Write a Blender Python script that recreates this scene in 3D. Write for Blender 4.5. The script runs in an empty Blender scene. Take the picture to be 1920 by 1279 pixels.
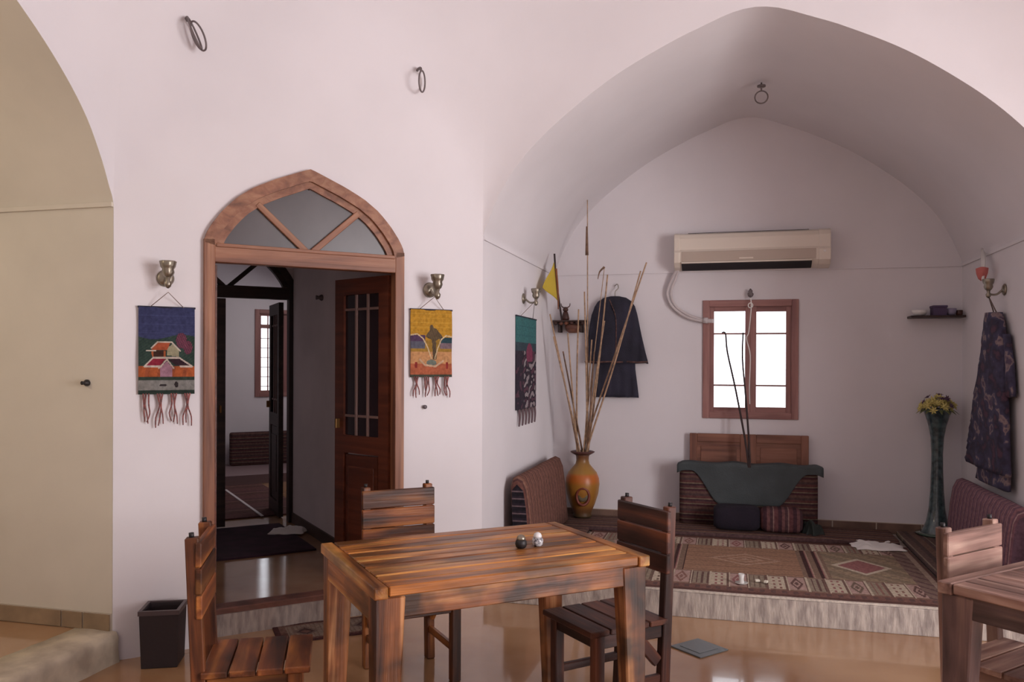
import bpy, bmesh, math, random
from mathutils import Vector, Matrix, noise
random.seed(7)
sc = bpy.context.scene
COL = sc.collection
PI = math.pi
# ------------------------------------------------------------------ camera
cam_d = bpy.data.cameras.new('camera'); cam = bpy.data.objects.new('camera', cam_d); COL.objects.link(cam)
cam_d.sensor_fit = 'HORIZONTAL'; cam_d.sensor_width = 36.0; cam_d.lens = 1544.18/1920*36
cam_d.shift_y = (684.7-639.5)/1920; cam_d.clip_start = .05
cam.matrix_world = Matrix.Translation((0, 0, 1.5)) @ Matrix.Rotation(.2564, 4, 'Z') @ Matrix.Rotation(PI/2-.0022, 4, 'X') @ Matrix.Rotation(.0038, 4, 'Z')
sc.camera = cam
# ------------------------------------------------------------------ world, lights, exposure
w = bpy.data.worlds.new('sky'); sc.world = w; w.use_nodes = True
w.node_tree.nodes['Background'].inputs[0].default_value = (.93, .95, 1, 1)
w.node_tree.nodes['Background'].inputs[1].default_value = 3.2
sc.view_settings.view_transform = 'Standard'; sc.view_settings.look = 'None'
sc.view_settings.gamma = 1; sc.view_settings.use_curve_mapping = False
sc.view_settings.exposure = 0.0
def area(name, loc, target, sx, sy, energy, col):
    d = bpy.data.lights.new(name, 'AREA'); d.shape = 'RECTANGLE'; d.size = sx; d.size_y = sy
    d.energy = energy; d.color = col
    o = bpy.data.objects.new(name, d); COL.objects.link(o); o.location = loc
    o.rotation_euler = (Vector(target)-Vector(loc)).to_track_quat('-Z', 'Y').to_euler(); return o
area('dome_skylight', (.144, 1.85, 5.35), (.144, 1.85, 0), 1.5, 1.5, 215, (1, .968, .985))
area('entrance_daylight', (4.7, 1.5, 1.75), (-1, 2.6, 1.7), 2.2, 2.6, 265, (1, .968, .985))
area('left_alcove_bounce_fill', (-4.1, 1.2, 2.9), (-3.6, 3.4, 1.4), .5, .5, 10, (1, .86, .66))  # added warm light standing in for bounce light in the alcove, no lamp there
area('back_room_fill', (-4.36, 8.3, 2.6), (-4.9, 7.7, .6), 1.4, .8, 12, (1, .93, .95))  # added fill light under the far room ceiling, besides its window

# ------------------------------------------------------------------ helpers
def lin(c):
    c = [x/255 for x in c]
    return tuple((x/12.92 if x <= .04045 else ((x+.055)/1.055)**2.4) for x in c)
def new_obj(name, me, parent=None, mat=None, M=None):
    o = bpy.data.objects.new(name, me); COL.objects.link(o)
    if parent: o.parent = parent
    if mat and not me.materials: me.materials.append(mat)
    if M is not None: o.matrix_local = M
    return o
def from_bm(name, bm, mat=None, parent=None, M=None, smooth=False):
    me = bpy.data.meshes.new(name); bm.normal_update(); bm.to_mesh(me); bm.free()
    if smooth: me.polygons.foreach_set('use_smooth', [True]*len(me.polygons))
    return new_obj(name, me, parent, mat, M)
def tag(o, label=None, cat=None, group=None, kind=None):
    if label: o['label'] = label
    if cat: o['category'] = cat
    if group: o['group'] = group
    if kind: o['kind'] = kind
    return o
def struct(o, label=None):
    o['kind'] = 'structure'
    if label: o['label'] = label
    return o
def thing(name, label, cat, loc=(0, 0, 0), rz=0, group=None, M=None):
    o = bpy.data.objects.new(name, None); COL.objects.link(o); o.empty_display_size = .1
    if M is not None: o.matrix_world = M
    else: o.location = loc; o.rotation_euler = (0, 0, rz)
    return tag(o, label, cat, group)
def bm_box(bm, x0, x1, y0, y1, z0, z1, M=None):
    vs = [bm.verts.new(Vector((x, y, z)) if M is None else M @ Vector((x, y, z))) for z in (z0, z1) for y in (y0, y1) for x in (x0, x1)]
    for f in ((0, 2, 3, 1), (4, 5, 7, 6), (0, 1, 5, 4), (1, 3, 7, 5), (3, 2, 6, 7), (2, 0, 4, 6)):
        bm.faces.new([vs[i] for i in f])
    return vs
def bevel(bm, w, seg=2):
    bmesh.ops.bevel(bm, geom=list(bm.edges), offset=w, segments=seg, affect='EDGES', profile=.6)
def box(name, x0, x1, y0, y1, z0, z1, mat, parent=None, bv=0, M=None, seg=2):
    bm = bmesh.new(); bm_box(bm, x0, x1, y0, y1, z0, z1)
    if bv: bevel(bm, bv, seg)
    return from_bm(name, bm, mat, parent, M)
def bar(name, p0, p1, wy, tz, mat, parent=None, up=(0, 0, 1), bv=.004, taper=1.0, shift=0.0):
    """beam whose grain runs along its own local X"""
    p0 = Vector(p0); p1 = Vector(p1); d = p1-p0; L = d.length; x = d.normalized(); u = Vector(up)
    if abs(x.dot(u)) > .98: u = Vector((0, 1, 0))
    y = u.cross(x).normalized(); z = x.cross(y)
    M = Matrix((x, y, z)).transposed().to_4x4(); M.translation = (p0+p1)/2
    bm = bmesh.new(); vs = bm_box(bm, -L/2, L/2, -wy/2, wy/2, -tz/2, tz/2)
    for v in vs:
        if v.co.x > 0: v.co.y = v.co.y*taper+shift; v.co.z *= taper
    if bv: bevel(bm, bv, 1)
    return from_bm(name, bm, mat, parent, M)
def lathe(name, prof, mat, parent=None, loc=(0, 0, 0), n=32, M=None, wob=None):
    bm = bmesh.new(); rings = []
    for r, z in prof:
        ring = []
        for i in range(n):
            a = 2*PI*i/n; rr = r*(wob(a, z) if wob else 1)
            ring.append(bm.verts.new((rr*math.cos(a), rr*math.sin(a), z)))
        rings.append(ring)
    for a, b in zip(rings, rings[1:]):
        for i in range(n): bm.faces.new((a[i], a[(i+1) % n], b[(i+1) % n], b[i]))
    bm.faces.new(rings[0][::-1]); bm.faces.new(rings[-1])
    return from_bm(name, bm, mat, parent, M if M is not None else Matrix.Translation(loc), True)
def tube(name, pts, r, mat, parent=None, n=8, closed=False, r1=None):
    pts = [Vector(p) for p in pts]; bm = bmesh.new(); rings = []; m = len(pts)
    up = Vector((0, 0, 1)); prev = None
    for i, p in enumerate(pts):
        if closed: d = pts[(i+1) % m]-pts[i-1]
        else: d = pts[min(i+1, m-1)]-pts[max(i-1, 0)]
        d.normalize()
        if prev is None:
            a = up if abs(d.dot(up)) < .9 else Vector((1, 0, 0)); x = d.cross(a).normalized()
        else: x = (prev-d*prev.dot(d)).normalized()
        prev = x; y = d.cross(x); rr = r if r1 is None else r+(r1-r)*i/(m-1)
        rings.append([bm.verts.new(p+(x*math.cos(2*PI*k/n)+y*math.sin(2*PI*k/n))*rr) for k in range(n)])
    prs = list(zip(rings, rings[1:]))+([(rings[-1], rings[0])] if closed else [])
    for a, b in prs:
        for i in range(n): bm.faces.new((a[i], a[(i+1) % n], b[(i+1) % n], b[i]))
    if not closed: bm.faces.new(rings[0][::-1]); bm.faces.new(rings[-1])
    bmesh.ops.recalc_face_normals(bm, faces=bm.faces)
    return from_bm(name, bm, mat, parent, None, True)
def smooth_path(pts, k=6):
    out = []; P = [Vector(p) for p in pts]
    for i in range(len(P)-1):
        a, b, c, d = P[max(i-1, 0)], P[i], P[i+1], P[min(i+2, len(P)-1)]
        for j in range(k):
            t = j/k
            out.append(.5*((2*b)+(c-a)*t+(2*a-5*b+4*c-d)*t*t+(3*b-a-3*c+d)*t**3))
    return out+[P[-1]]
def grid(name, nu, nv, pos, mat, parent=None, col=None, back=False, M=None, smooth=True, name_col='Col'):
    """sheet pos(u,v,w): w=0 front, w=1 back. col(u,v)->sRGB per face"""
    vs = []; fs = []; cs = []
    def lay(w):
        b = len(vs)
        for j in range(nv+1):
            for i in range(nu+1): vs.append(tuple(pos(i/nu, j/nv, w)))
        return b
    b0 = lay(0)
    def idx(b, i, j): return b+j*(nu+1)+i
    for j in range(nv):
        for i in range(nu):
            fs.append((idx(b0, i, j), idx(b0, i+1, j), idx(b0, i+1, j+1), idx(b0, i, j+1)))
            if col: cs.append(col((i+.5)/nu, (j+.5)/nv))
    if back:
        b1 = lay(1)
        for j in range(nv):
            for i in range(nu):
                fs.append((idx(b1, i, j), idx(b1, i, j+1), idx(b1, i+1, j+1), idx(b1, i+1, j)))
                if col: cs.append(col((i+.5)/nu, (j+.5)/nv))
        rim = [(i, 0) for i in range(nu)]+[(nu, j) for j in range(nv)]+[(i, nv) for i in range(nu, 0, -1)]+[(0, j) for j in range(nv, 0, -1)]
        for k in range(len(rim)):
            a = rim[k]; b = rim[(k+1) % len(rim)]
            fs.append((idx(b0, *b), idx(b0, *a), idx(b1, *a), idx(b1, *b)))
            if col: cs.append(col(min(max((a[0]+b[0])/2/nu, .003), .997), min(max((a[1]+b[1])/2/nv, .003), .997)))
    me = bpy.data.meshes.new(name); me.from_pydata(vs, [], fs)
    if col:
        at = me.color_attributes.new(name_col, 'FLOAT_COLOR', 'CORNER'); buf = []
        for p, c in zip(fs, cs):
            l = (*lin(c), 1.0); buf += list(l)*len(p)
        at.data.foreach_set('color', buf)
    if smooth: me.polygons.foreach_set('use_smooth', [True]*len(me.polygons))
    return new_obj(name, me, parent, mat, M)

# ------------------------------------------------------------------ materials
def mat(name, col, rough=.6, metal=0, bump=0, bscale=40, var=0, vscale=3, col2=None, stretch=(1, 1, 1), coat=0, spec=.5):
    m = bpy.data.materials.new(name); m.use_nodes = True; nt = m.node_tree; N = nt.nodes; L = nt.links
    p = N['Principled BSDF']; p.inputs['Base Color'].default_value = (*lin(col), 1); p.inputs['Roughness'].default_value = rough
    p.inputs['Metallic'].default_value = metal; p.inputs['Coat Weight'].default_value = coat; p.inputs['Specular IOR Level'].default_value = spec
    tc = N.new('ShaderNodeTexCoord'); mp = N.new('ShaderNodeMapping'); mp.inputs['Scale'].default_value = stretch
    L.new(tc.outputs['Object'], mp.inputs[0])
    if var or col2:
        n = N.new('ShaderNodeTexNoise'); n.inputs['Scale'].default_value = vscale; n.inputs['Detail'].default_value = 6; L.new(mp.outputs[0], n.inputs['Vector'])
        r = N.new('ShaderNodeValToRGB'); r.color_ramp.elements[0].position = .34; r.color_ramp.elements[1].position = .66
        c2 = col2 or tuple(max(0, c*(1-var)) for c in col)
        r.color_ramp.elements[0].color = (*lin(c2), 1); r.color_ramp.elements[1].color = (*lin(col), 1)
        L.new(n.outputs[0], r.inputs[0]); L.new(r.outputs[0], p.inputs['Base Color'])
    if bump:
        n2 = N.new('ShaderNodeTexNoise'); n2.inputs['Scale'].default_value = bscale; n2.inputs['Detail'].default_value = 5; L.new(mp.outputs[0], n2.inputs['Vector'])
        b = N.new('ShaderNodeBump'); b.inputs['Strength'].default_value = bump; b.inputs['Distance'].default_value = .01
        L.new(n2.outputs[0], b.inputs['Height']); L.new(b.outputs[0], p.inputs['Normal'])
    return m
def wood(name, dark, mid, light, rough=.4, sc_=(1.6, 16, 16), burn=.5, bsc=(2.2, 5, 5)):
    m = bpy.data.materials.new(name); m.use_nodes = True; nt = m.node_tree; N = nt.nodes; L = nt.links; p = N['Principled BSDF']
    tc = N.new('ShaderNodeTexCoord'); oi = N.new('ShaderNodeObjectInfo'); mul = N.new('ShaderNodeMath'); mul.operation = 'MULTIPLY'; mul.inputs[1].default_value = 37
    L.new(oi.outputs['Random'], mul.inputs[0]); add = N.new('ShaderNodeVectorMath'); add.operation = 'ADD'
    L.new(tc.outputs['Object'], add.inputs[0]); L.new(mul.outputs[0], add.inputs[1])
    def nz(s, det, dist=0):
        mp = N.new('ShaderNodeMapping'); mp.inputs['Scale'].default_value = s; L.new(add.outputs[0], mp.inputs[0])
        n = N.new('ShaderNodeTexNoise'); n.inputs['Scale'].default_value = 1; n.inputs['Detail'].default_value = det; n.inputs['Distortion'].default_value = dist
        L.new(mp.outputs[0], n.inputs['Vector']); return n
    n1 = nz(sc_, 5, .6); n2 = nz(bsc, 3, .3); n3 = nz((4, 90, 90), 4)
    r = N.new('ShaderNodeValToRGB'); e = r.color_ramp.elements; e[0].position = .3; e[0].color = (*lin(dark), 1); e[1].position = .72; e[1].color = (*lin(light), 1)
    k = e.new(.5); k.color = (*lin(mid), 1)
    L.new(n1.outputs[0], r.inputs[0])
    r2 = N.new('ShaderNodeValToRGB'); r2.color_ramp.elements[0].position = .38; r2.color_ramp.elements[1].position = .58
    r2.color_ramp.elements[0].color = (1-burn, 1-burn, 1-burn, 1); r2.color_ramp.elements[1].color = (1, 1, 1, 1)
    L.new(n2.outputs[0], r2.inputs[0])
    mx = N.new('ShaderNodeMix'); mx.data_type = 'RGBA'; mx.blend_type = 'MULTIPLY'; mx.inputs[0].default_value = 1
    L.new(r.outputs[0], mx.inputs[6]); L.new(r2.outputs[0], mx.inputs[7]); L.new(mx.outputs[2], p.inputs['Base Color'])
    b = N.new('ShaderNodeBump'); b.inputs['Strength'].default_value = .35; b.inputs['Distance'].default_value = .004
    L.new(n3.outputs[0], b.inputs['Height']); L.new(b.outputs[0], p.inputs['Normal']); p.inputs['Roughness'].default_value = rough
    return m
def attr_mat(name='woven_pattern', rough=.95, bump=.5, bs=260):
    m = bpy.data.materials.new(name); m.use_nodes = True; nt = m.node_tree; N = nt.nodes; L = nt.links; p = N['Principled BSDF']
    a = N.new('ShaderNodeAttribute'); a.attribute_name = 'Col'
    tc = N.new('ShaderNodeTexCoord'); n = N.new('ShaderNodeTexNoise'); n.inputs['Scale'].default_value = 60; n.inputs['Detail'].default_value = 4; L.new(tc.outputs['Object'], n.inputs['Vector'])
    r = N.new('ShaderNodeValToRGB'); r.color_ramp.elements[0].position = .3; r.color_ramp.elements[0].color = (.62, .62, .62, 1); r.color_ramp.elements[1].position = .7
    L.new(n.outputs[0], r.inputs[0]); mx = N.new('ShaderNodeMix'); mx.data_type = 'RGBA'; mx.blend_type = 'MULTIPLY'; mx.inputs[0].default_value = 1
    L.new(a.outputs['Color'], mx.inputs[6]); L.new(r.outputs[0], mx.inputs[7]); L.new(mx.outputs[2], p.inputs['Base Color'])
    n2 = N.new('ShaderNodeTexNoise'); n2.inputs['Scale'].default_value = bs; L.new(tc.outputs['Object'], n2.inputs['Vector'])
    b = N.new('ShaderNodeBump'); b.inputs['Strength'].default_value = bump; b.inputs['Distance'].default_value = .003; L.new(n2.outputs[0], b.inputs['Height']); L.new(b.outputs[0], p.inputs['Normal'])
    p.inputs['Roughness'].default_value = rough; p.inputs['Specular IOR Level'].default_value = .15
    return m
def stripes(name, axis, period, cols, rough=.95, off=0.0):
    """cols: list of (position, sRGB) inside one period"""
    m = bpy.data.materials.new(name); m.use_nodes = True; nt = m.node_tree; N = nt.nodes; L = nt.links; p = N['Principled BSDF']
    tc = N.new('ShaderNodeTexCoord'); sx = N.new('ShaderNodeSeparateXYZ'); L.new(tc.outputs['Object'], sx.inputs[0])
    ad = N.new('ShaderNodeMath'); ad.operation = 'MULTIPLY_ADD'; ad.inputs[1].default_value = 1/period; ad.inputs[2].default_value = 50+off; L.new(sx.outputs[axis], ad.inputs[0])
    fr = N.new('ShaderNodeMath'); fr.operation = 'FRACT'; L.new(ad.outputs[0], fr.inputs[0])
    r = N.new('ShaderNodeValToRGB'); r.color_ramp.interpolation = 'CONSTANT'; e = r.color_ramp.elements
    e[0].position = cols[0][0]; e[0].color = (*lin(cols[0][1]), 1); e[1].position = cols[1][0]; e[1].color = (*lin(cols[1][1]), 1)
    for ps, c in cols[2:]: k = e.new(ps); k.color = (*lin(c), 1)
    L.new(fr.outputs[0], r.inputs[0])
    n = N.new('ShaderNodeTexNoise'); n.inputs['Scale'].default_value = 45; n.inputs['Detail'].default_value = 4; L.new(tc.outputs['Object'], n.inputs['Vector'])
    r2 = N.new('ShaderNodeValToRGB'); r2.color_ramp.elements[0].position = .3; r2.color_ramp.elements[0].color = (.6, .6, .6, 1); r2.color_ramp.elements[1].position = .7; L.new(n.outputs[0], r2.inputs[0])
    mx = N.new('ShaderNodeMix'); mx.data_type = 'RGBA'; mx.blend_type = 'MULTIPLY'; mx.inputs[0].default_value = 1
    L.new(r.outputs[0], mx.inputs[6]); L.new(r2.outputs[0], mx.inputs[7]); L.new(mx.outputs[2], p.inputs['Base Color'])
    b = N.new('ShaderNodeBump'); b.inputs['Strength'].default_value = .4; b.inputs['Distance'].default_value = .004; L.new(n.outputs[0], b.inputs['Height']); L.new(b.outputs[0], p.inputs['Normal'])
    p.inputs['Roughness'].default_value = rough; p.inputs['Specular IOR Level'].default_value = .15
    return m
M_plaster = mat('white_plaster', (232, 227, 230), .85, bump=.12, bscale=9, var=.03, vscale=1.3)
M_plaster_warm = mat('warm_bounce_plaster', (224, 216, 200), .85, bump=.15, bscale=9, var=.05, vscale=1.6)  # plaster with the warm bounce light mixed into its colour
M_plaster_grey = mat('grey_plaster', (232, 221, 222), .85, bump=.15, bscale=9, var=.08, vscale=1.6)
M_floor = mat('polished_ochre_floor', (188, 150, 114), .12, bump=.02, bscale=4, vscale=1.3, col2=(162, 120, 84), coat=.45)
M_hallfloor = mat('dull_brown_tile', (176, 138, 106), .12, bump=.02, bscale=6, vscale=2, col2=(150, 112, 84), coat=0, spec=.35)
M_stone = mat('travertine', (192, 180, 170), .75, bump=.5, bscale=26, vscale=11, col2=(142, 130, 124), stretch=(3, 3, .7))
M_tile = mat('tan_baseboard_tile', (172, 146, 116), .5, bump=.1, bscale=20, var=.18, vscale=6)
M_grout = mat('pale_grout', (196, 184, 168), .9, bump=.2)
M_brickred = mat('red_brick_edge', (134, 88, 74), .6, bump=.3, bscale=30, var=.25, vscale=10)
M_frame = wood('reddish_door_wood', (112, 68, 48), (146, 96, 70), (172, 124, 94), .5, (1.2, 20, 20), .15)
M_leaf = wood('dark_red_door_wood', (78, 36, 22), (98, 48, 30), (118, 62, 40), .42, (1.2, 20, 20), .2)
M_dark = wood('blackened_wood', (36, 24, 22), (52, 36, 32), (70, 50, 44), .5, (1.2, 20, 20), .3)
M_winframe = wood('rose_brown_window_wood', (130, 88, 84), (156, 110, 104), (176, 130, 122), .5, (1.2, 20, 20), .15)
M_board = wood('brown_board_wood', (104, 66, 54), (134, 88, 70), (152, 104, 84), .6, (1.2, 18, 18), .2)
M_table = wood('scorched_pallet_wood', (104, 52, 22), (192, 120, 56), (246, 190, 110), .34, (1.2, 20, 20), .72, (2.6, 5, 5))
M_glare_dark = wood('glare_wood_dark', (72, 56, 58), (112, 88, 86), (160, 128, 114), .4, (1.4, 16, 16), .5)  # darker copy of the glare-paled wood, for its table's legs
M_leg = wood('burnt_leg_wood', (60, 32, 22), (138, 82, 46), (214, 156, 106), .4, (1.2, 18, 18), .86, (5, 4, 4))
M_chair = wood('dark_scorched_wood', (64, 32, 20), (134, 74, 38), (206, 132, 64), .45, (1.4, 16, 16), .72)
M_chair_dark = wood('deep_brown_wood', (44, 26, 24), (80, 46, 38), (130, 76, 52), .48, (1.4, 16, 16), .6)
M_glare = wood('glare_paled_wood', (104, 76, 68), (160, 124, 112), (206, 174, 156), .36, (1.4, 16, 16), .4)  # bright side glare on the wood is put into these pale tones
M_silver = mat('worn_silver', (150, 142, 128), .35, metal=.85, bump=.2, bscale=60)
M_iron = mat('dull_iron', (120, 110, 110), .5, metal=.6)
M_black = mat('black_fitting', (30, 26, 28), .5)
M_acwhite = mat('aged_white_plastic', (226, 214, 200), .35)
M_acgrey = mat('beige_grey_plastic', (188, 172, 158), .4)
M_slot = mat('dark_slot', (28, 22, 26), .6)
M_hose = mat('pale_hose_wrap', (206, 196, 196), .6, bump=.3, bscale=60)
M_brass = mat('dark_brass', (130, 96, 56), .4, metal=.8)
M_teal = mat('teal_grey_cloth', (74, 80, 82), .95, bump=.4, bscale=120, var=.15, vscale=5)
M_navy = mat('navy_black_cloth', (50, 48, 64), .9, bump=.4, bscale=120, var=.25, vscale=6)
M_trim = mat('rust_gold_braid', (120, 84, 78), .8, bump=.6, bscale=200, var=.5, vscale=40)
M_bolblack = mat('black_velvet', (26, 18, 32), .95, bump=.3, bscale=80)
M_white = mat('white_cloth', (240, 236, 232), .9, bump=.3, bscale=60)
M_cane = mat('dry_cane', (196, 160, 128), .6, var=.25, vscale=30)
M_cane_dark = mat('brown_cane', (138, 104, 82), .7, var=.3, vscale=30)
M_twig = mat('dark_twig', (58, 44, 44), .8)
M_glassvase = mat('dark_teal_glass', (84, 104, 106), .14, bump=.4, bscale=24, vscale=26, col2=(48, 62, 68), coat=.5)
M_can = mat('dark_brown_plastic', (38, 27, 30), .6, bump=.1)
M_soil = mat('inner_shadow_plastic', (26, 20, 22), .8)
M_slate = mat('grey_drain_plate', (112, 116, 118), .45, metal=.3, bump=.15)
M_purple = mat('plum_pile', (66, 36, 52), .98, bump=.8, bscale=200, var=.3, vscale=8)
M_woven = attr_mat()
M_tassel = mat('pink_brown_yarn', (160, 96, 92), .95, bump=.5, bscale=150, col2=(96, 66, 66), vscale=60)
M_string = mat('jute_string', (130, 112, 104), .9)
M_nail = mat('nail_head', (110, 100, 104), .5, metal=.5)
def glass_mat(name, tint, rough=.02, alpha=1.0):
    m = bpy.data.materials.new(name); m.use_nodes = True; p = m.node_tree.nodes['Principled BSDF']
    p.inputs['Base Color'].default_value = (*tint, 1); p.inputs['Roughness'].default_value = rough; p.inputs['Transmission Weight'].default_value = alpha; p.inputs['IOR'].default_value = 1.1
    return m
M_pane = glass_mat('clear_pane', (.96, .97, 1))
M_frost = mat('dusty_grey_glass', (92, 86, 88), .3, var=.1, vscale=4)
M_smoke = mat('smoky_door_glass', (44, 34, 40), .12)
M_kilim_h = stripes('maroon_kilim_rows', 2, .125, [(0, (105, 79, 73)), (.16, (80, 51, 55)), (.3, (126, 113, 96)), (.36, (96, 63, 62)), (.5, (75, 53, 57)), (.64, (140, 127, 105)), (.69, (101, 66, 64)), (.85, (85, 66, 66))])
M_kilim_y = stripes('maroon_kilim_columns', 1, .085, [(0, (112, 66, 66)), (.2, (84, 50, 54)), (.36, (122, 88, 84)), (.46, (96, 56, 58)), (.7, (74, 44, 50)), (.84, (126, 86, 80))])
M_kilim_x = stripes('brown_kilim_columns', 0, .11, [(0, (115, 79, 79)), (.2, (84, 60, 64)), (.4, (144, 115, 108)), (.48, (105, 67, 69)), (.75, (74, 50, 57))])
M_mat_y = stripes('mat_stripes_long', 1, .16, [(0, (124, 92, 79)), (.3, (94, 71, 71)), (.5, (159, 138, 115)), (.56, (114, 83, 76)), (.8, (89, 71, 71))])
M_mat_x = stripes('mat_stripes_side', 0, .16, [(0, (124, 98, 87)), (.3, (101, 83, 82)), (.5, (147, 132, 115)), (.56, (111, 90, 84)), (.8, (91, 77, 76))])
M_end = stripes('black_white_gusset', 2, .05, [(0, (40, 36, 42)), (.5, (110, 92, 96)), (.7, (50, 42, 50))])

# ------------------------------------------------------------------ room geometry
CX, CY = .144, 1.851
A = [Vector(p) for p in ((1.773, 4.932), (-1.485, 4.932), (-2.976, 3.481), (-2.976, .222), (-1.485, -1.231), (1.773, -1.231), (3.264, .222), (3.264, 3.481))]
NE = 8
U = [(A[(i+1) % NE]-A[i]).normalized() for i in range(NE)]; LE = [(A[(i+1) % NE]-A[i]).length for i in range(NE)]
ZS, ZT = 2.28, 3.9
HW = 1.63
def sstep(t): t = max(0, min(1, t)); return t*t*(3-2*t)
def surf(i, s, z):
    P = A[i]+U[i]*s; wd = .95*sstep((z-ZS)/1.7)
    if wd > 1e-4:
        if s < wd: P = P+(U[i]-U[i-1])*((wd-s)**2/(4*wd))
        if LE[i]-s < wd: P = P+(U[(i+1) % NE]-U[i])*((wd-LE[i]+s)**2/(4*wd))
    k = 1-.05*max(0, z-3.55)**1.5
    return Vector((CX+(P.x-CX)*k, CY+(P.y-CY)*k, z))
PROF = [(0, 3.553), (.07, 3.547), (.15, 3.528), (.3, 3.47), (.47, 3.40), (.8, 3.23), (1.1, 3.02), (1.3, 2.845), (1.45, 2.67), (1.55, 2.49), (1.6, 2.37), (1.622, 2.32), (HW, ZS)]
def cr_interp(T, x):
    x = abs(x)
    for k in range(len(T)-1):
        if x <= T[k+1][0] or k == len(T)-2:
            x0, y0 = T[k]; x1, y1 = T[k+1]
            def sl(a): 
                if a == 0: return 0.0
                if a == len(T)-1: return (T[a][1]-T[a-1][1])/(T[a][0]-T[a-1][0])
                return (T[a+1][1]-T[a-1][1])/(T[a+1][0]-T[a-1][0])
            h = x1-x0; t = max(0, min(1, (x-x0)/h)); m0 = sl(k)*h; m1 = sl(k+1)*h
            return (2*t**3-3*t**2+1)*y0+(t**3-2*t**2+t)*m0+(-2*t**3+3*t**2)*y1+(t**3-t**2)*m1
def arch_d(n=40):
    return [HW*math.sin(PI/2*(-1+2*j/(2*n))) for j in range(2*n+1)]
def columns(cols, rows_lo, rows_hi, i):
    """cols: list of (s, zbottom or None, zsplit)"""
    bm = bmesh.new(); prev = None
    for s, z0, zsp in cols:
        c = []
        if rows_lo: c += [bm.verts.new(surf(i, s, z0+(zsp-z0)*k/rows_lo)) for k in range(rows_lo)]
        c += [bm.verts.new(surf(i, s, zsp+(ZT-zsp)*k/rows_hi)) for k in range(rows_hi+1)]
        if prev:
            for a in range(len(c)-1): bm.faces.new((prev[a], c[a], c[a+1], prev[a+1]))
        prev = c
    return bm
def join_bm(a, b):
    me = bpy.data.meshes.new('tmp'); b.to_mesh(me); a.from_mesh(me); b.free(); bpy.data.meshes.remove(me); return a
RH = 28
top_ring = []
def lin_s(a, b, n): return [a+(b-a)*k/n for k in range(n+1)]
# doorway profile on the diagonal wall (s, z)
DS0, DS1, DC, DZS = .534, 1.655, 1.0945, 2.13
DPROF = [(0, 2.575), (.03, 2.565), (.12, 2.528), (.2, 2.495), (.31, 2.44), (.4, 2.375), (.47, 2.30), (.52, 2.23), (.548, 2.18), (.5605, 2.13)]
def dz(s, prof=DPROF): return cr_interp_sharp(prof, s-DC)
def cr_interp_sharp(T, x):
    x = abs(x)
    for k in range(len(T)-1):
        if x <= T[k+1][0]+1e-9 or k == len(T)-2:
            x0, y0 = T[k]; x1, y1 = T[k+1]; return y0+(y1-y0)*max(0, min(1, (x-x0)/(x1-x0)))
def wall_arch(i, name):
    ds = arch_d(); c = LE[i]/2; cols = [(c+d*LE[i]/2/HW, None, cr_interp(PROF, d)) for d in ds]
    return struct(from_bm(name, columns(cols, 0, RH, i), M_plaster, None, None, True))
def wall_plain(i, name):
    cols = [(s, 0, ZS) for s in lin_s(0, LE[i], 40)]
    return struct(from_bm(name, columns(cols, 6, RH, i), M_plaster, None, None, True))
wall_arch(0, 'wall_back')
# diagonal wall with the doorway
bm = columns([(s, 0, ZS+(DZS-ZS)*s/DS0) for s in lin_s(0, DS0, 14)], 6, RH, 1)
bm2 = columns([(s, None, dz(s)) for s in lin_s(DS0, DC, 24)+lin_s(DC, DS1, 24)[1:]], 0, RH, 1); join_bm(bm, bm2)
bm2 = columns([(s, 0, DZS+(ZS-DZS)*(s-DS1)/(LE[1]-DS1)) for s in lin_s(DS1, LE[1], 12)], 6, RH, 1); join_bm(bm, bm2)
bmesh.ops.remove_doubles(bm, verts=bm.verts, dist=.0005)
struct(from_bm('wall_back_left', bm, M_plaster, None, None, True))
wall_arch(2, 'wall_left'); wall_plain(3, 'wall_front_left'); wall_plain(4, 'wall_front'); wall_plain(5, 'wall_front_right')
wall_arch(6, 'wall_right'); wall_plain(7, 'wall_back_right')
# dome
SR = []
for i in range(NE):
    n = 40
    SR += [surf(i, LE[i]*k/n, ZT) for k in range(n)]
bm = bmesh.new(); rings = []
for j in range(15):
    t = j/14; a = t*PI/2*.86
    k = math.cos(a); z = ZT-.02+(5.3-ZT)*math.sin(a)/math.sin(PI/2*.86)
    rings.append([bm.verts.new((CX+(p.x-CX)*k*(1.004 if j == 0 else 1), CY+(p.y-CY)*k*(1.004 if j == 0 else 1), z)) for p in SR])
for a, b in zip(rings, rings[1:]):
    for q in range(len(a)): bm.faces.new((a[q], b[q], b[(q+1) % len(a)], a[(q+1) % len(a)]))
bm.faces.new(rings[-1])
struct(from_bm('ceiling', bm, M_plaster, None, None, True))
# vaults (tunnels) behind the arched openings
def vault(i, name, depth, m):
    ds = arch_d(); c = LE[i]/2; out = Vector((-U[i].y, U[i].x))
    if out.dot(A[i]-Vector((CX, CY))) < 0: out = -out
    bm = bmesh.new(); prev = None
    for d in ds:
        s = c+d*LE[i]/2/HW; z = cr_interp(PROF, d); p0 = surf(i, s, z); base = A[i]+U[i]*s
        p1 = Vector((base.x+out.x*depth, base.y+out.y*depth, z))
        col = [bm.verts.new(p0.lerp(p1, k/10)) for k in range(11)]
        if prev:
            for k in range(10): bm.faces.new((prev[k], col[k], col[k+1], prev[k+1]))
        prev = col
    o = from_bm(name, bm, m, None, None, True); return struct(o)
vault(0, 'ceiling_alcove', 2.2, M_plaster)
vault(2, 'ceiling_left', 2.3, M_plaster_warm)
vault(6, 'ceiling_right', 2.3, M_plaster)
def sbox(name, *a, m=M_plaster, bv=0): return struct(box(name, *a, m, None, bv))
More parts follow.
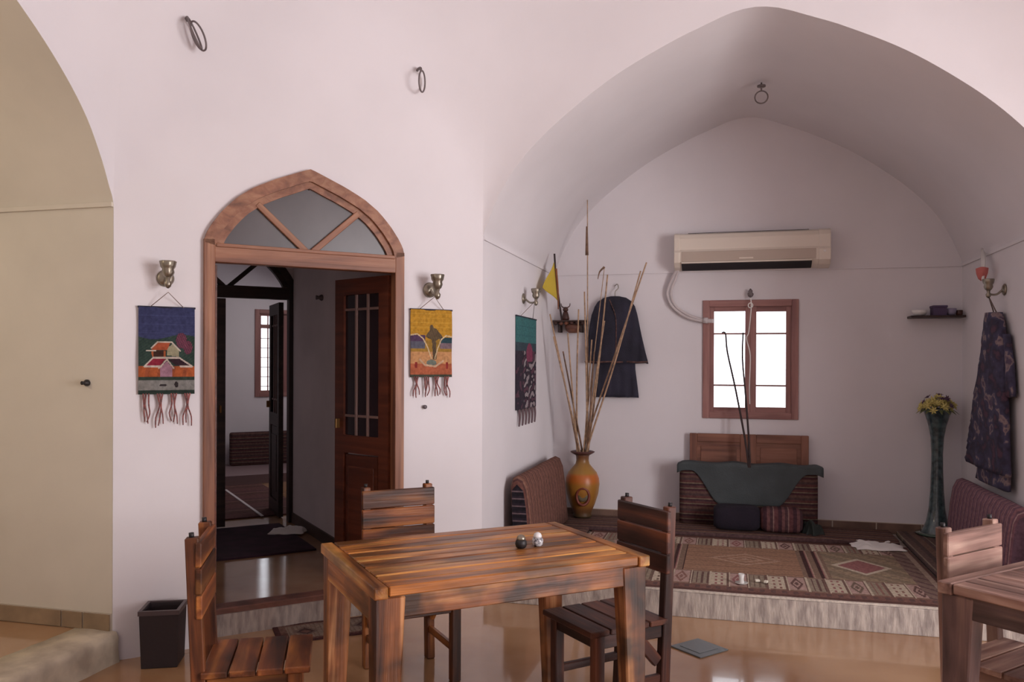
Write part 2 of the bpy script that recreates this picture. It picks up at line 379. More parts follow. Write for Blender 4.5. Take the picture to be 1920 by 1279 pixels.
XL, XR, YF, YB = -1.485, 1.773, 4.932, 7.127
sbox('wall_alcove_left', XL-.12, XL, YF+.004, YB+.1, 0, ZS)
sbox('wall_alcove_right', XR, XR+.12, YF+.004, YB+.1, 0, ZS)
WX0, WX1, WZ0, WZ1 = -.206, .56, 1.045, 2.035
bm = bmesh.new()
for b in ((XL-.15, WX0, YB, YB+.22, 0, 3.8), (WX1, XR+.15, YB, YB+.22, 0, 3.8), (WX0, WX1, YB, YB+.22, 0, WZ0), (WX0, WX1, YB, YB+.22, WZ1, 3.8)): bm_box(bm, *b)
struct(from_bm('wall_alcove_back', bm, M_plaster))
# thin moulding at the springing line
sbox('trim_1', XL, XL+.012, YF+.005, YB, ZS-.008, ZS+.012)
sbox('trim_2', XR-.012, XR, YF+.005, YB, ZS-.008, ZS+.012)
sbox('trim_3', XL+.012, XR-.012, YB-.012, YB, ZS-.008, ZS+.006)
# left alcove
LX = A[2].x
sbox('wall_left_alcove_back', LX-2.4, LX-.002, A[2].y, A[2].y+.1, 0, ZS, m=M_plaster_warm)
sbox('wall_left_alcove_front', LX-2.4, LX-.002, A[3].y-.1, A[3].y, 0, ZS, m=M_plaster_warm)
sbox('wall_left_alcove_end', LX-2.4, LX-2.3, A[3].y-.1, A[2].y+.1, 0, 3.7, m=M_plaster_warm)
sbox('trim_4', LX-2.3, LX-.002, A[2].y-.014, A[2].y, ZS-.004, ZS+.018, m=M_plaster_warm)
# right alcove: entrance lobby, its end is the daylight opening
RX = A[6].x
sbox('wall_right_alcove_back', RX+.002, RX+2.4, A[7].y, A[7].y+.1, 0, ZS)
sbox('wall_right_alcove_front', RX+.002, RX+2.4, A[6].y-.1, A[6].y, 0, ZS)
sbox('wall_right_alcove_end', RX+2.3, RX+2.4, A[6].y-.1, A[7].y+.1, 0, 3.7)
# floors
sbox('floor', -5.4, 5.8, -1.4, 4.99, -.1, 0, m=M_floor)
PZ = .15
sbox('floor_alcove', XL, XR, 5.03, YB, 0, PZ, m=M_stone)
sbox('trim_5', XL, XR, 4.975, 5.03, 0, PZ, m=M_stone, bv=.006)
sbox('floor_left', LX-2.3, LX-.2, A[3].y, A[2].y, 0, PZ, m=M_floor)
bm = bmesh.new()
n = 60
def kz(x, y): return noise.noise(Vector((x*9, y*9, 2)))*.012
prev = None
for k in range(n+1):
    y = A[3].y+(A[2].y-A[3].y)*k/n
    j = kz(0, y); j2 = kz(5, y); j3 = kz(9, y)
    c = [bm.verts.new(v) for v in ((LX-.215+j, y, 0), (LX-.215+j*1.5, y, PZ+.002), (LX-.1, y, PZ+.006+j2*.4), (LX+.02+j2, y, PZ+.001), (LX+.04+j3, y, PZ-.025+j3), (LX+.035+j*.6, y, PZ*.5), (LX+.04+j2*.7, y, 0))]
    if prev:
        for a in range(6): bm.faces.new((prev[a], prev[a+1], c[a+1], c[a]))
    prev = c
struct(from_bm('trim_6', bm, mat('cream_kerb_stone', (212, 198, 174), .75, bump=.5, bscale=20, vscale=7, col2=(172, 158, 140)), None, None, True), 'rough pale stone kerb')
def tiles(name, x0, x1, y, zb, h, joints, m=M_tile, th=.014, dirn=-1):
    g = sbox(name, x0, x1, *sorted((y, y+dirn*.006)), zb, zb+h, m=M_grout)
    js = [x0]+joints+[x1]
    for a, b in zip(js, js[1:]):
        box('tile', a+.005, b-.005, *sorted((y+dirn*.006, y+dirn*th)), zb+.003, zb+h-.004, m, g, .002)
    return g
tiles('baseboard_left', LX-2.3, LX-.004, A[2].y, PZ, .088, [-5.05, -4.75, -4.42, -4.08, -3.672, -3.275, -3.145])
tiles('baseboard_back', XL, XR, YB, PZ, .088, [XL+.33*k for k in range(1, 10)], m=mat('brown_baseboard_tile', (132, 104, 90), .5, var=.2, vscale=6))
# ---------------- hall behind the doorway, in its own frame: s along the diagonal wall, t outwards
DWv = Vector((U[1].x, U[1].y, 0)); NWv = Vector((U[1].y, -U[1].x, 0))
if NWv.dot(Vector((A[1].x-CX, A[1].y-CY, 0))) < 0: NWv = -NWv
MH = Matrix(((DWv.x, NWv.x, 0, A[1].x), (DWv.y, NWv.y, 0, A[1].y), (0, 0, 1, 0), (0, 0, 0, 1)))
# note: (s,t,z) is left handed, so boxes are re-normalised
def hb(bm, s0, s1, t0, t1, z0, z1):
    bm_box(bm, s0, s1, t0, t1, z0, z1, MH)
def hbox(name, s0, s1, t0, t1, z0, z1, m, parent=None, bv=0):
    bm = bmesh.new(); hb(bm, s0, s1, t0, t1, z0, z1); bmesh.ops.recalc_face_normals(bm, faces=bm.faces)
    if bv: bevel(bm, bv, 1)
    return from_bm(name, bm, m, parent)
struct(hbox('wall_hall_right', .45, .555, .004, 2.4, 0, 2.95, M_plaster_grey))
struct(hbox('wall_hall_left', 1.85, 1.95, .004, 2.4, 0, 2.95, M_plaster_grey))
struct(hbox('ceiling_hall', .45, 1.95, .004, 2.4, 2.9, 3.0, M_plaster_grey))
struct(hbox('floor_hall', .555, 1.85, .24, 6.2, 0, PZ, M_hallfloor))
struct(hbox('trim_7', .555, 1.85, .13, .24, 0, PZ+.001, M_brickred, None, .004), 'red brick nosing of the door step')
struct(hbox('trim_8', .556, 1.849, .118, .13, 0, PZ-.03, M_stone), 'grey stone riser of the door step')
bm = bmesh.new(); bm_box(bm, 0.0, 1.0, 0, 1, 0, 0); bm.free()
struct(hbox('floor_threshold', .45, 1.95, -.06, .14, -.1, .001, M_floor))
struct(hbox('baseboard_hall', .555, .57, .9, 2.38, PZ, PZ+.085, mat('dark_baseboard_tile', (84, 62, 54), .5, var=.2)))
def arch_sheet(t, name, s0, s1, ztop, m):
    bm = bmesh.new()
    def col(s, zb, n=8): return [bm.verts.new(MH @ Vector((s, t, zb+(ztop-zb)*k/n))) for k in range(n+1)]
    def strip(cs):
        for a, b in zip(cs, cs[1:]):
            for k in range(len(a)-1): bm.faces.new((a[k], b[k], b[k+1], a[k+1]))
    strip([col(s0, 0), col(DS0, 0)]); strip([col(s, dz(s)) for s in lin_s(DS0, DC, 16)+lin_s(DC, DS1, 16)[1:]]); strip([col(DS1, 0), col(s1, 0)])
    return struct(from_bm(name, bm, m))
arch_sheet(2.4, 'wall_hall_back', .45, 1.95, 2.95, M_plaster_grey)
arch_sheet(2.6, 'wall_far_room_front', -1.0, 2.7, 3.1, M_plaster_grey)
# reveals of both doorways
def reveal(t0, t1, name, m, z0=0):
    bm = bmesh.new(); out = [(DS0, z0), (DS0, DZS)]+[(s, dz(s)) for s in lin_s(DS0, DC, 16)[1:]+lin_s(DC, DS1, 16)[1:]]+[(DS1, z0)]
    prev = None
    for s, z in out:
        c = [bm.verts.new(MH @ Vector((s, t, z))) for t in (t0, t1)]
        if prev: bm.faces.new((prev[0], prev[1], c[1], c[0]))
        prev = c
    struct(from_bm(name, bm, m))
reveal(2.4, 2.6, 'wall_hall_reveal', M_plaster_grey)
# far room
FS0, FS1, FT = -.9, 2.6, 5.9
FW = (-.62, .115, 1.07, 2.16)   # window s0 s1 z0 z1
bm = bmesh.new()
for b in ((FS0-.1, FW[0], 0, 3.1), (FW[1], FS1+.1, 0, 3.1), (FW[0], FW[1], 0, FW[2]), (FW[0], FW[1], FW[3], 3.1)): hb(bm, b[0], b[1], FT, FT+.2, b[2], b[3])
bmesh.ops.recalc_face_normals(bm, faces=bm.faces); struct(from_bm('wall_far_room_back', bm, M_plaster))
struct(hbox('wall_far_room_left', FS1, FS1+.1, 2.6, FT+.1, 0, 3.1, M_plaster)); struct(hbox('wall_far_room_right', FS0-.1, FS0, 2.6, FT+.1, 0, 3.1, M_plaster))
struct(hbox('ceiling_far_room', FS0-.1, FS1+.1, 2.6, FT+.1, 3.0, 3.1, M_plaster))
struct(hbox('floor_far_room_left', 1.85, FS1, 2.6, FT, 0, PZ, M_hallfloor)); struct(hbox('floor_far_room_right', FS0, .555, 2.6, FT, 0, PZ, M_hallfloor))
struct(hbox('floor_far_platform', FS0, FS1, 4.8, FT, PZ, .25, mat('mauve_ledge', (130, 108, 110), .6)))

# ---------------- doors
def arch_band(name, parent, prof_o, prof_i, t0, t1, m, zlo):
    """curved frame head between outer and inner profiles (both functions of s offset)"""
    bm = bmesh.new(); prev = None; n = 44
    for k in range(n+1):
        q = -1+2*k/n
        so, zo = prof_o(q); si, zi = prof_i(q)
        c = [bm.verts.new(MH @ Vector(v)) for v in ((DC+so, t0, zo), (DC+si, t0, zi), (DC+si, t1, zi), (DC+so, t1, zo))]
        if prev:
            for a in range(4): bm.faces.new((prev[a], prev[(a+1) % 4], c[(a+1) % 4], c[a]))
        else: bm.faces.new(c)
        prev = c
    bm.faces.new(prev[::-1]); bmesh.ops.recalc_face_normals(bm, faces=bm.faces)
    return from_bm(name, bm, m, parent)
def prof_fn(inset):
    pts = [(x, z) for x, z in DPROF]; half = []
    for k, (x, z) in enumerate(pts):
        a = pts[max(k-1, 0)]; b = pts[min(k+1, len(pts)-1)]
        if k == 0: half.append((0, z-inset*1.12)); continue
        dx, dzz = b[0]-a[0], b[1]-a[1]; l = math.hypot(dx, dzz); nx, nz = dzz/l, -dx/l
        half.append((max(0.001, x+nx*inset), z+nz*inset))
    def f(q):
        u = abs(q)*(len(half)-1); i = min(int(u), len(half)-2); t = u-i
        x = half[i][0]+(half[i+1][0]-half[i][0])*t; z = half[i][1]+(half[i+1][1]-half[i][1])*t
        return (x if q > 0 else -x), z
    return f
def zin(off, inset):  # inner arch height at offset
    f = prof_fn(inset); best = None
    for k in range(200):
        x, z = f(k/199)
        if best is None or abs(x-abs(off)) < best[0]: best = (abs(x-abs(off)), z)
    return best[1]
def hbar(name, a, b, wdt, dep, t, m, parent):
    """bar in the wall plane from (s,z) a to b"""
    P0 = MH @ Vector((a[0], t, a[1])); P1 = MH @ Vector((b[0], t, b[1]))
    return bar(name, P0, P1, wdt, dep, m, parent, up=NWv, bv=.003)
def door_frame(name, t, m, mg, z0):
    root = tag(bpy.data.objects.new(name, None), None); COL.objects.link(root); root['kind'] = 'structure'
    arch_band('arch_head', root, prof_fn(0), prof_fn(.062), t-.03, t+.05, m, 0)
    arch_band('arch_moulding', root, prof_fn(.05), prof_fn(.1), t-.012, t+.04, m, 0)
    for sgn in (-1, 1):
        s = DC+sgn*(.5605-.028); hbar('jamb', (s, z0), (s, DZS+.02), .056, .08, t+.01, m, root)
    hbar('transom', (DC-.53, 2.078), (DC+.53, 2.078), .1, .07, t+.008, m, root)
    hbar('transom_bead', (DC-.5, 2.118), (DC+.5, 2.118), .02, .085, t+.008, m, root)
    for sgn in (-1, 1):
        a = (DC+sgn*.02, 2.12); b = (DC+sgn*.285, zin(.285, .09)+.012)
        hbar('muntin', a, b, .034, .05, t+.01, m, root)
    # three panes of the fanlight
    fi = prof_fn(.085)
    def pane(pts):
        bm = bmesh.new(); r = []
        for tt in (t+.006, t+.014): r.append([bm.verts.new(MH @ Vector((DC+s, tt, z))) for s, z in pts])
        bm.faces.new(r[0]); bm.faces.new(r[1][::-1])
        for k in range(len(pts)): bm.faces.new((r[0][k], r[1][k], r[1][(k+1) % len(pts)], r[0][(k+1) % len(pts)]))
        bmesh.ops.recalc_face_normals(bm, faces=bm.faces); from_bm('pane', bm, mg, root)
    def arc(x0, x1, n=12): return [(x0+(x1-x0)*k/n, zin(x0+(x1-x0)*k/n, .085)) for k in range(n+1)]
    pane([(0, 2.12)]+arc(-.285, .285)); pane([(.02, 2.12)]+arc(.285, .5)[:-1]+[(.5, 2.12)]); pane([(-.5, 2.12)]+arc(-.5, -.285)[1:]+[(-.02, 2.12)])
    return root
f1 = door_frame('door_1', .0, M_frame, M_frost, 0.0)
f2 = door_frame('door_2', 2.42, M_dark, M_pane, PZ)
def door_leaf(parent, hinge, free, z0, z1, m, mg, mb, name='door_leaf'):
    """leaf between hinge and free edge points (s,t); glazed with three tall lights above a panel"""
    a = MH @ Vector((hinge[0], hinge[1], 0)); b = MH @ Vector((free[0], free[1], 0)); x = (b-a); W = x.length; x.normalize(); y = Vector((0, 0, 1)).cross(x)
    Mx = Matrix(((x.x, y.x, 0, a.x), (x.y, y.y, 0, a.y), (0, 0, 1, 0), (0, 0, 0, 1)))
    zm = z0+.78
    T = .02
    bm = bmesh.new()
    for q in ((0, .085, -T, T, z0, z1), (W-.085, W, -T, T, z0, z1), (.085, W-.085, -T, T, z0, z0+.12), (.085, W-.085, -T, T, zm, zm+.11), (.085, W-.085, -T, T, z1-.1, z1)): bm_box(bm, *q)
    leaf = from_bm(name, bm, m, parent, Mx)
    def sub(nm, x0, x1, y0, y1, a0, a1, mm, bv=.003): return box(nm, x0, x1, y0, y1, a0, a1, mm, leaf, bv)
    sub('panel', .1, W-.1, -.012, .012, z0+.13, zm-.01, m)
    sub('panel_moulding', .13, W-.13, -.02, .02, z0+.2, zm-.08, m, .006)
    sub('pane', .085, W-.085, -.003, .003, zm+.11, z1-.1, mg, 0)
    g = (W-.17)/3
    for k in (1, 2): sub('muntin', .085+g*k-.009, .085+g*k+.009, -.014, .014, zm+.11, z1-.1, mb)
    for zz in (zm+.23, z1-.19): sub('muntin', .085, W-.085, -.010, .010, zz-.008, zz+.008, mb)
    sub('door_handle', W-.05, W-.035, -.05, .05, z0+.93, z0+.99, M_brass, .004)
    return leaf
M_barlit = mat('lit_muntin', (138, 112, 106), .5)  # light caught by the glazing bars, painted as a paler colour
door_leaf(f1, (.592, .045), (.765, .515), PZ+.01, 2.02, M_leaf, M_smoke, M_barlit)
door_leaf(f1, (1.597, .045), (1.60, .53), PZ+.01, 2.02, M_leaf, M_smoke, M_barlit)
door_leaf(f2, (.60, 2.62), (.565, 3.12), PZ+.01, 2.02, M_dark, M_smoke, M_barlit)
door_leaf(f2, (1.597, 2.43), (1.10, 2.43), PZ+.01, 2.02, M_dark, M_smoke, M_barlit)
# far window
def window(name, M, x0, x1, z0, z1, mf, casements, bars, fw=.055, mp=M_pane):
    """M: local frame, x along the wall, y into the wall"""
    root = bpy.data.objects.new(name, None); COL.objects.link(root); root.matrix_world = M; root['kind'] = 'structure'
    for nm, a, b, wd in (('frame_post', (x0+fw/2, z0), (x0+fw/2, z1), fw), ('frame_post', (x1-fw/2, z0), (x1-fw/2, z1), fw), ('frame_rail', (x0+fw, z0+fw/2), (x1-fw, z0+fw/2), fw), ('frame_rail', (x0+fw, z1-fw/2), (x1-fw, z1-fw/2), fw)):
        bar(nm, (a[0], 0.02, a[1]), (b[0], 0.02, b[1]), wd, .07, mf, root, up=(0, 1, 0), bv=.003)
    for (c0, c1, st, d) in casements:
        cs = bpy.data.objects.new('casement', None); COL.objects.link(cs); cs.parent = root
        za, zb = z0+fw-.005, z1-fw+.005
        for nm, a, b in (('stile', (c0+st/2, za), (c0+st/2, zb)), ('stile', (c1-st/2, za), (c1-st/2, zb)), ('rail', (c0+st, za+st/2), (c1-st, za+st/2)), ('rail', (c0+st, zb-st/2), (c1-st, zb-st/2))):
            bar(nm, (a[0], d, a[1]), (b[0], d, b[1]), st, .04, mf, cs, up=(0, 1, 0), bv=.002)
        box('pane', c0+st-.004, c1-st+.004, d-.002, d+.002, za+st-.004, zb-st+.004, mp, cs)
        for kind, v, wd in bars:
            if kind == 'h': bar('muntin', (c0+st, d, v), (c1-st, d, v), wd, .03, mf, cs, up=(0, 1, 0), bv=0)
            else: bar('muntin', (c0+(c1-c0)*v, d, za+st), (c0+(c1-c0)*v, d, zb-st), wd, .03, mf, cs, up=(0, 1, 0), bv=0)
    return root
window('window_1', Matrix.Translation((0, YB, 0)), WX0, WX1, WZ0, WZ1, M_winframe, [(WX0+.05, .18, .042, .035), (.18, WX1-.05, .048, .03)], [('h', 1.755, .014), ('h', 1.322, .014)])
# world (sky) shows through; local frame for the far window: x runs toward -s
xl = -DWv; yl = NWv
MF = Matrix(((xl.x, yl.x, 0, (MH @ Vector((FW[1], FT, 0))).x), (xl.y, yl.y, 0, (MH @ Vector((FW[1], FT, 0))).y), (0, 0, 1, 0), (0, 0, 0, 1)))
window('window_2', MF, 0, FW[1]-FW[0], FW[2], FW[3], M_winframe, [(.05, .37, .03, .03), (.37, .685, .03, .03)], [('v', .36, .014), ('v', .64, .014), ('h', 1.95, .05)]+[('h', 1.2+.12*k, .008) for k in range(6)])
# ------------------------------------------------------------------ furniture
def make_table(name, label, loc, rz, L, W, m, group=None):
    t = thing(name, label, 'table', (loc[0], loc[1], 0), rz)
    H = .75; th = .035; rim = .05
    ml = M_leg if m is M_table else M_glare_dark; n = 10; pw = W/n
    for k in range(n):
        y0 = k*pw; dzz = random.uniform(-.0015, .0015)
        bar('plank', (rim+.004, y0+pw/2, H-th/2+dzz), (L-rim-.004, y0+pw/2, H-th/2+dzz), pw-.006, th, m, t, bv=.004)
    for x in (rim/2, L-rim/2): bar('end_board', (x, 0, H-.021), (x, W, H-.021), rim, .042, m, t, bv=.004)
    ai = .045
    bar('apron', (ai, .03, H-.075), (L-ai, .03, H-.075), .08, .022, ml, t, up=(0, -1, 0)); bar('apron', (ai, W-.03, H-.085), (L-ai, W-.03, H-.085), .09, .022, m, t, up=(0, -1, 0))
    bar('apron', (.02, .05, H-.09), (.02, W-.05, H-.09), .09, .022, m, t, up=(1, 0, 0)); bar('apron', (L-.02, .05, H-.09), (L-.02, W-.05, H-.09), .09, .022, m, t, up=(1, 0, 0))
    for sx in (0, 1):
        for sy in (0, 1):
            cx = .062 if sx == 0 else L-.062; cy = .055 if sy == 0 else W-.055
            ex = cx+(-.018 if sx == 0 else .018)
            leg = bar('leg', (cx, cy, H-.04), (ex, cy+(-.008 if sy == 0 else .008), 0), .082, .108, ml, t, up=(1, 0, 0), bv=.005, taper=.68)
    return t
T1 = make_table('dining_table', 'scorched slatted wooden dining table in the middle, with salt and pepper pots on it', (-1.133, 2.527), .7125, 1.113, .763, M_table)
T2 = make_table('dining_table', 'glare-paled brown wooden table cut off by the right edge of the photo', (.708, 3.15), .8, 1.05, .763, M_glare)
T2.rotation_euler = (0, 0, .8-PI/2); T2.location = (.708, 3.15, 0)
for ch in []: pass
def make_chair(label, loc, ang, m, W=.37, D=.39, H=.87, group=None, ms=None):
    """ang: direction the chair faces; origin under the middle of the back posts"""
    t = thing('dining_chair', label, 'chair', (loc[0], loc[1], 0), ang-PI/2, group)
    lw = .046; ms = ms or m
    for sx in (-1, 1):
        x = sx*(W/2-lw/2)
        bar('leg', (x, .02, 0), (x, -.02, H+.012), .042, .05, m, t, up=(0, 1, 0), bv=.004, taper=.92)
        bar('leg', (x, D-.03, 0), (x, D-.03, .385), lw, lw, m, t, up=(0, 1, 0), bv=.004)
        bar('side_rail', (x, .03, .355), (x, D-.05, .355), .026, .06, m, t)
        bar('stretcher', (x, .02, .15), (x, D-.04, .15), .024, .035, m, t)
        bar('corner_brace', (x, .045, .22), (x, .15, .335), .024, .05, m, t)
        tube('post_tip', [(x, -.022, H+.01), (x, -.023, H+.028)], .009, M_black, t)
    bar('front_rail', (-W/2+.04, D-.03, .355), (W/2-.04, D-.03, .355), .026, .06, m, t)
    n = 4; pd = (D+.02)/n
    for k in range(n):
        y = .02+pd*(k+.5)-.01; bar('seat_plank', (-W/2-.012, y, .397), (W/2+.012, y, .397), pd-.006, .024, ms, t)
    for z, h in ((H-.048, .088), (H-.142, .092), (H-.233, .082)):
        bar('back_board', (-W/2-.004, .012-.02*z+.008, z), (W/2+.004, .012-.02*z+.008, z), h, .022, m, t, up=(0, 1, 0), bv=.004)
    return t
def ang(dx, dy): return math.atan2(dy, dx)
C1 = make_chair('scorched wooden chair behind the middle table, its back toward the doorway', (-1.60, 3.86), ang(.654, -.757), M_chair)
C2 = make_chair('dark brown wooden chair at the right end of the middle table, beside the drain plate', (-.362, 3.722), ang(-.72, -.70), M_chair_dark, W=.35)
C3 = make_chair('dark wooden chair seen side-on at the middle table, nearest the waste bin', (-1.875, 2.665), ang(.893, .451), M_chair, W=.34, D=.36)
C4 = make_chair('glare-paled wooden chair at the table on the right edge', (.925, 3.56), ang(.733, -.68), M_glare, W=.38)

# salt and pepper
p = thing('pepper_pot', 'small black round pepper pot with pale cap on the middle table', 'shaker', (-.809, 3.241, .75))
lathe('pot', [(.014, 0), (.021, .006), (.024, .018), (.022, .03), (.017, .036)], M_black, p); lathe('cap', [(.018, .034), (.0185, .04), (.014, .05), (.005, .055)], M_silver, p)
p = thing('salt_pot', 'small white round salt pot with dark spots on the middle table', 'shaker', (-.753, 3.297, .75))
lathe('pot', [(.013, 0), (.021, .006), (.024, .018), (.022, .03), (.016, .037)], mat('spotted_white_ceramic', (226, 224, 226), .25, col2=(60, 60, 74), vscale=90), p); lathe('cap', [(.017, .036), (.018, .042), (.013, .052), (.004, .057)], mat('white_ceramic', (230, 228, 228), .25), p)

# ---------------- wall hangings
MW = Matrix(((-DWv.x, -NWv.x, 0, 0), (-DWv.y, -NWv.y, 0, 0), (0, 0, 1, 0), (0, 0, 0, 1)))
def wall_M(s, z, off=.0):  # frame on diagonal wall: local x to the right as seen, y toward the wall, z up
    P = MH @ Vector((s, -off, z)); x = -DWv; y = NWv
    return Matrix(((x.x, y.x, 0, P.x), (x.y, y.y, 0, P.y), (0, 0, 1, z), (0, 0, 0, 1)))
def inpoly(pts, x, y):
    c = False; j = len(pts)-1
    for i in range(len(pts)):
        if (pts[i][1] > y) != (pts[j][1] > y) and x < (pts[j][0]-pts[i][0])*(y-pts[i][1])/(pts[j][1]-pts[i][1])+pts[i][0]: c = not c
        j = i
    return c
def near_line(pts, x, y, w):
    for (x0, y0), (x1, y1) in zip(pts, pts[1:]):
        dx, dy = x1-x0, y1-y0; t = max(0, min(1, ((x-x0)*dx+(y-y0)*dy)/(dx*dx+dy*dy+1e-9)))
        if math.hypot(x-x0-dx*t, (y-y0-dy*t)*1.4) < w: return True
    return False
def h1col(u, v):  # v up
    y = 1-v
    if near_line([(.22, .47), (.33, .40), (.58, .40), (.74, .50)], u, y, .012) or near_line([(.14, .5), (.3, .5)], u, y, .012): return (226, 214, 196)
    if near_line([(.10, .68), (.26, .58), (.72, .58), (.96, .68), (.74, .68)], u, y, .013) or near_line([(.36, .70), (.5, .60), (.62, .70)], u, y, .012): return (222, 206, 190)
    if near_line([(.10, .68), (.40, .68)], u, y, .012): return (222, 206, 190)
    if inpoly([(.22, .49), (.33, .41), (.56, .41), (.50, .49)], u, y): return (186, 84, 48)
    if inpoly([(.50, .55), (.50, .47), (.60, .42), (.72, .50), (.72, .57)], u, y): return (178, 172, 136)
    if inpoly([(.22, .50), (.48, .50), (.48, .57), (.24, .57)], u, y): return (58, 34, 26) if .26 < u < .44 else (190, 96, 50)
    if inpoly([(.14, .67), (.26, .59), (.48, .59), (.38, .67)], u, y): return (150, 32, 54)
    if inpoly([(.52, .60), (.72, .59), (.92, .67), (.66, .67)], u, y): return (44, 26, 34)
    if inpoly([(.38, .80), (.38, .70), (.5, .62), (.6, .70), (.6, .80)], u, y): return (178, 130, 150)
    if .68 < y < .80: return (192, 92, 44) if (u*9+y*3) % 2 < 1.3 else (166, 78, 42)
    if math.hypot(u-.76, (y-.38)*1.1) < .10 or math.hypot(u-.88, (y-.46)) < .08: return (132, 62, 84) if (u*31+y*17) % 1 < .55 else (70, 44, 60)
    if y < .34+.03*math.sin(u*6): return (52, 60, 104) if (y*40) % 2 < 1.7 else (62, 70, 118)
    if y < .70: return (44, 68, 56) if (u*13+y*29) % 1 < .7 else (34, 56, 54)
    if y > .95: return (34, 52, 44)
    if y < .835: return (42, 60, 48)
    if near_line([(.38, .90), (.48, .895)], u, y, .016) or math.hypot(u-.67, (y-.89)) < .035: return (38, 34, 36)
    return (142, 142, 136)
def h2col(u, v):
    y = 1-v
    if near_line([(0, .38), (.16, .36), (.30, .43), (.40, .55), (.50, .72)], u, y, .014) or near_line([(1, .40), (.86, .38), (.74, .44), (.64, .58), (.58, .72)], u, y, .014): return (232, 206, 160)
    if inpoly([(.5, .26), (.34, .40), (.50, .45), (.54, .74), (.62, .74), (.60, .46), (.78, .40), (.62, .28)], u, y) or math.hypot((u-.5)*1.2, y-.28) < .06: return (88, 74, 58) if (u*23+y*11) % 1 < .7 else (120, 100, 64)
    if u < .34 and .38 < y < .58: return (86, 62, 92) if y < .47 else (96, 98, 112)
    if u > .70 and .41 < y < .58: return (46, 74, 84) if y < .49 else (134, 112, 120)
    if near_line([(.22, .74), (.34, .82), (.6, .84), (.78, .76)], u, y, .02): return (222, 186, 150)
    if math.hypot(u-.5, (y-.79)*2.4) < .12: return (120, 130, 118)
    if abs(u-.13) < .03 and .78 < y < .86 or abs(u-.88) < .03 and .78 < y < .88: return (150, 50, 44)
    if y > .965: return (70, 76, 62)
    if y > .80: return (192, 104, 70)
    if y < .45: return (208, 152, 46) if (y*30) % 2 < 1.6 else (216, 164, 58)
    if y < .62: return (176, 134, 54)
    return (216, 158, 104)
def muted(f, k=.2):
    def g(u, v):
        c = f(u, v); return tuple(x*(1-k)+y*k for x, y in zip(c, (112, 100, 104)))
    return g
def hanging(label, s, z0, z1, wd, colf, apex, ntas, tl, skew=0):
    M = wall_M(s, z0, .012)
    t = thing('wall_hanging', label, 'wall hanging', M=M, group=None)
    H = z1-z0
    def pos(u, v, w_): return ((u-.5)*wd, -.004-.006*math.sin(u*5+v*4)**2+.006*w_, v*H)
    grid('woven_panel', 84, 130, pos, M_woven, t, colf, back=True, smooth=False)
    tube('hanging_rod', [(-wd/2-.004, -.002, H), (wd/2+.004, -.002, H)], .005, M_navy, t)
    tube('cord', [(-wd*.3, -.006, H), (apex[0], -.05, apex[1]), (wd*.3, -.006, H)], .0022, M_string, t)
    for k in range(ntas):
        x = (-.5+(k+.5)/ntas)*wd*.98
        for q in range(3):
            ph = random.uniform(0, 6); a = (q-1)*.013; L = tl*random.uniform(.8, 1.05)
            tube('tassel', smooth_path([(x+a, -.008, .004), (x+a*.6+.006*math.sin(ph), -.012, -L*.35), (x+a*1.2+.007*math.sin(ph+2), -.012, -L*.7), (x+a*.8+.01*math.sin(ph+3), -.01, -L)], 3), .0045, M_tassel, t, 6, r1=.003)
    return t
hanging('blue and green woven wall hanging with red-roofed houses, left of the doorway', 1.833, 1.335, 1.78, .268, muted(h1col), (-.0, .52), 4, .17)
hanging('yellow and orange woven wall hanging with a tree, right of the doorway', .354, 1.415, 1.82, .27, muted(h2col, .14), (-.0, .48), 4, .12)
# wall lamps
def sconce(label, M):
    t = thing('wall_lamp', label, 'wall lamp', M=M)
    R = Matrix.Rotation(PI/2, 4, 'X')
    lathe('back_plate', [(.036, 0), (.040, .006), (.03, .014), (.012, .02)], M_silver, t, M=R, n=24)
    tube('arm', smooth_path([(0, -.015, 0), (0, -.05, -.03), (0, -.09, -.028), (0, -.1, 0)], 5), .007, M_silver, t)
    cup = lathe('cup', [(.010, 0), (.02, .008), (.027, .025), (.024, .04), (.031, .05), (.036, .075), (.034, .078), (.028, .055)], M_silver, t, (0, -.1, -.005), 20, wob=lambda a, z: 1+.07*math.cos(8*a))
    lathe('finial', [(.004, -.055), (.014, -.045), (.017, -.03), (.009, -.018), (.013, 0)], M_silver, cup, (0, 0, .005), 16)
    return t
sconce('silver wall lamp above the blue and green hanging', wall_M(1.84, 1.93) @ Matrix.Scale(1.08, 4))
sconce('silver wall lamp above the yellow hanging', wall_M(.36, 1.94) @ Matrix.Scale(1.15, 4))
def MX(x, y, z, sgn):  # frame on a wall x=const; room side sgn=+1 means room at larger x
    return Matrix(((0, -sgn, 0, x), (sgn, 0, 0, y), (0, 0, 1, z), (0, 0, 0, 1)))
sconce('silver wall lamp on the left alcove wall, above the teal textile', MX(XL, 5.98, 1.985, 1))
sconce('silver wall lamp on the right alcove wall, above the long dress', MX(XR, 6.1, 2.0, -1))
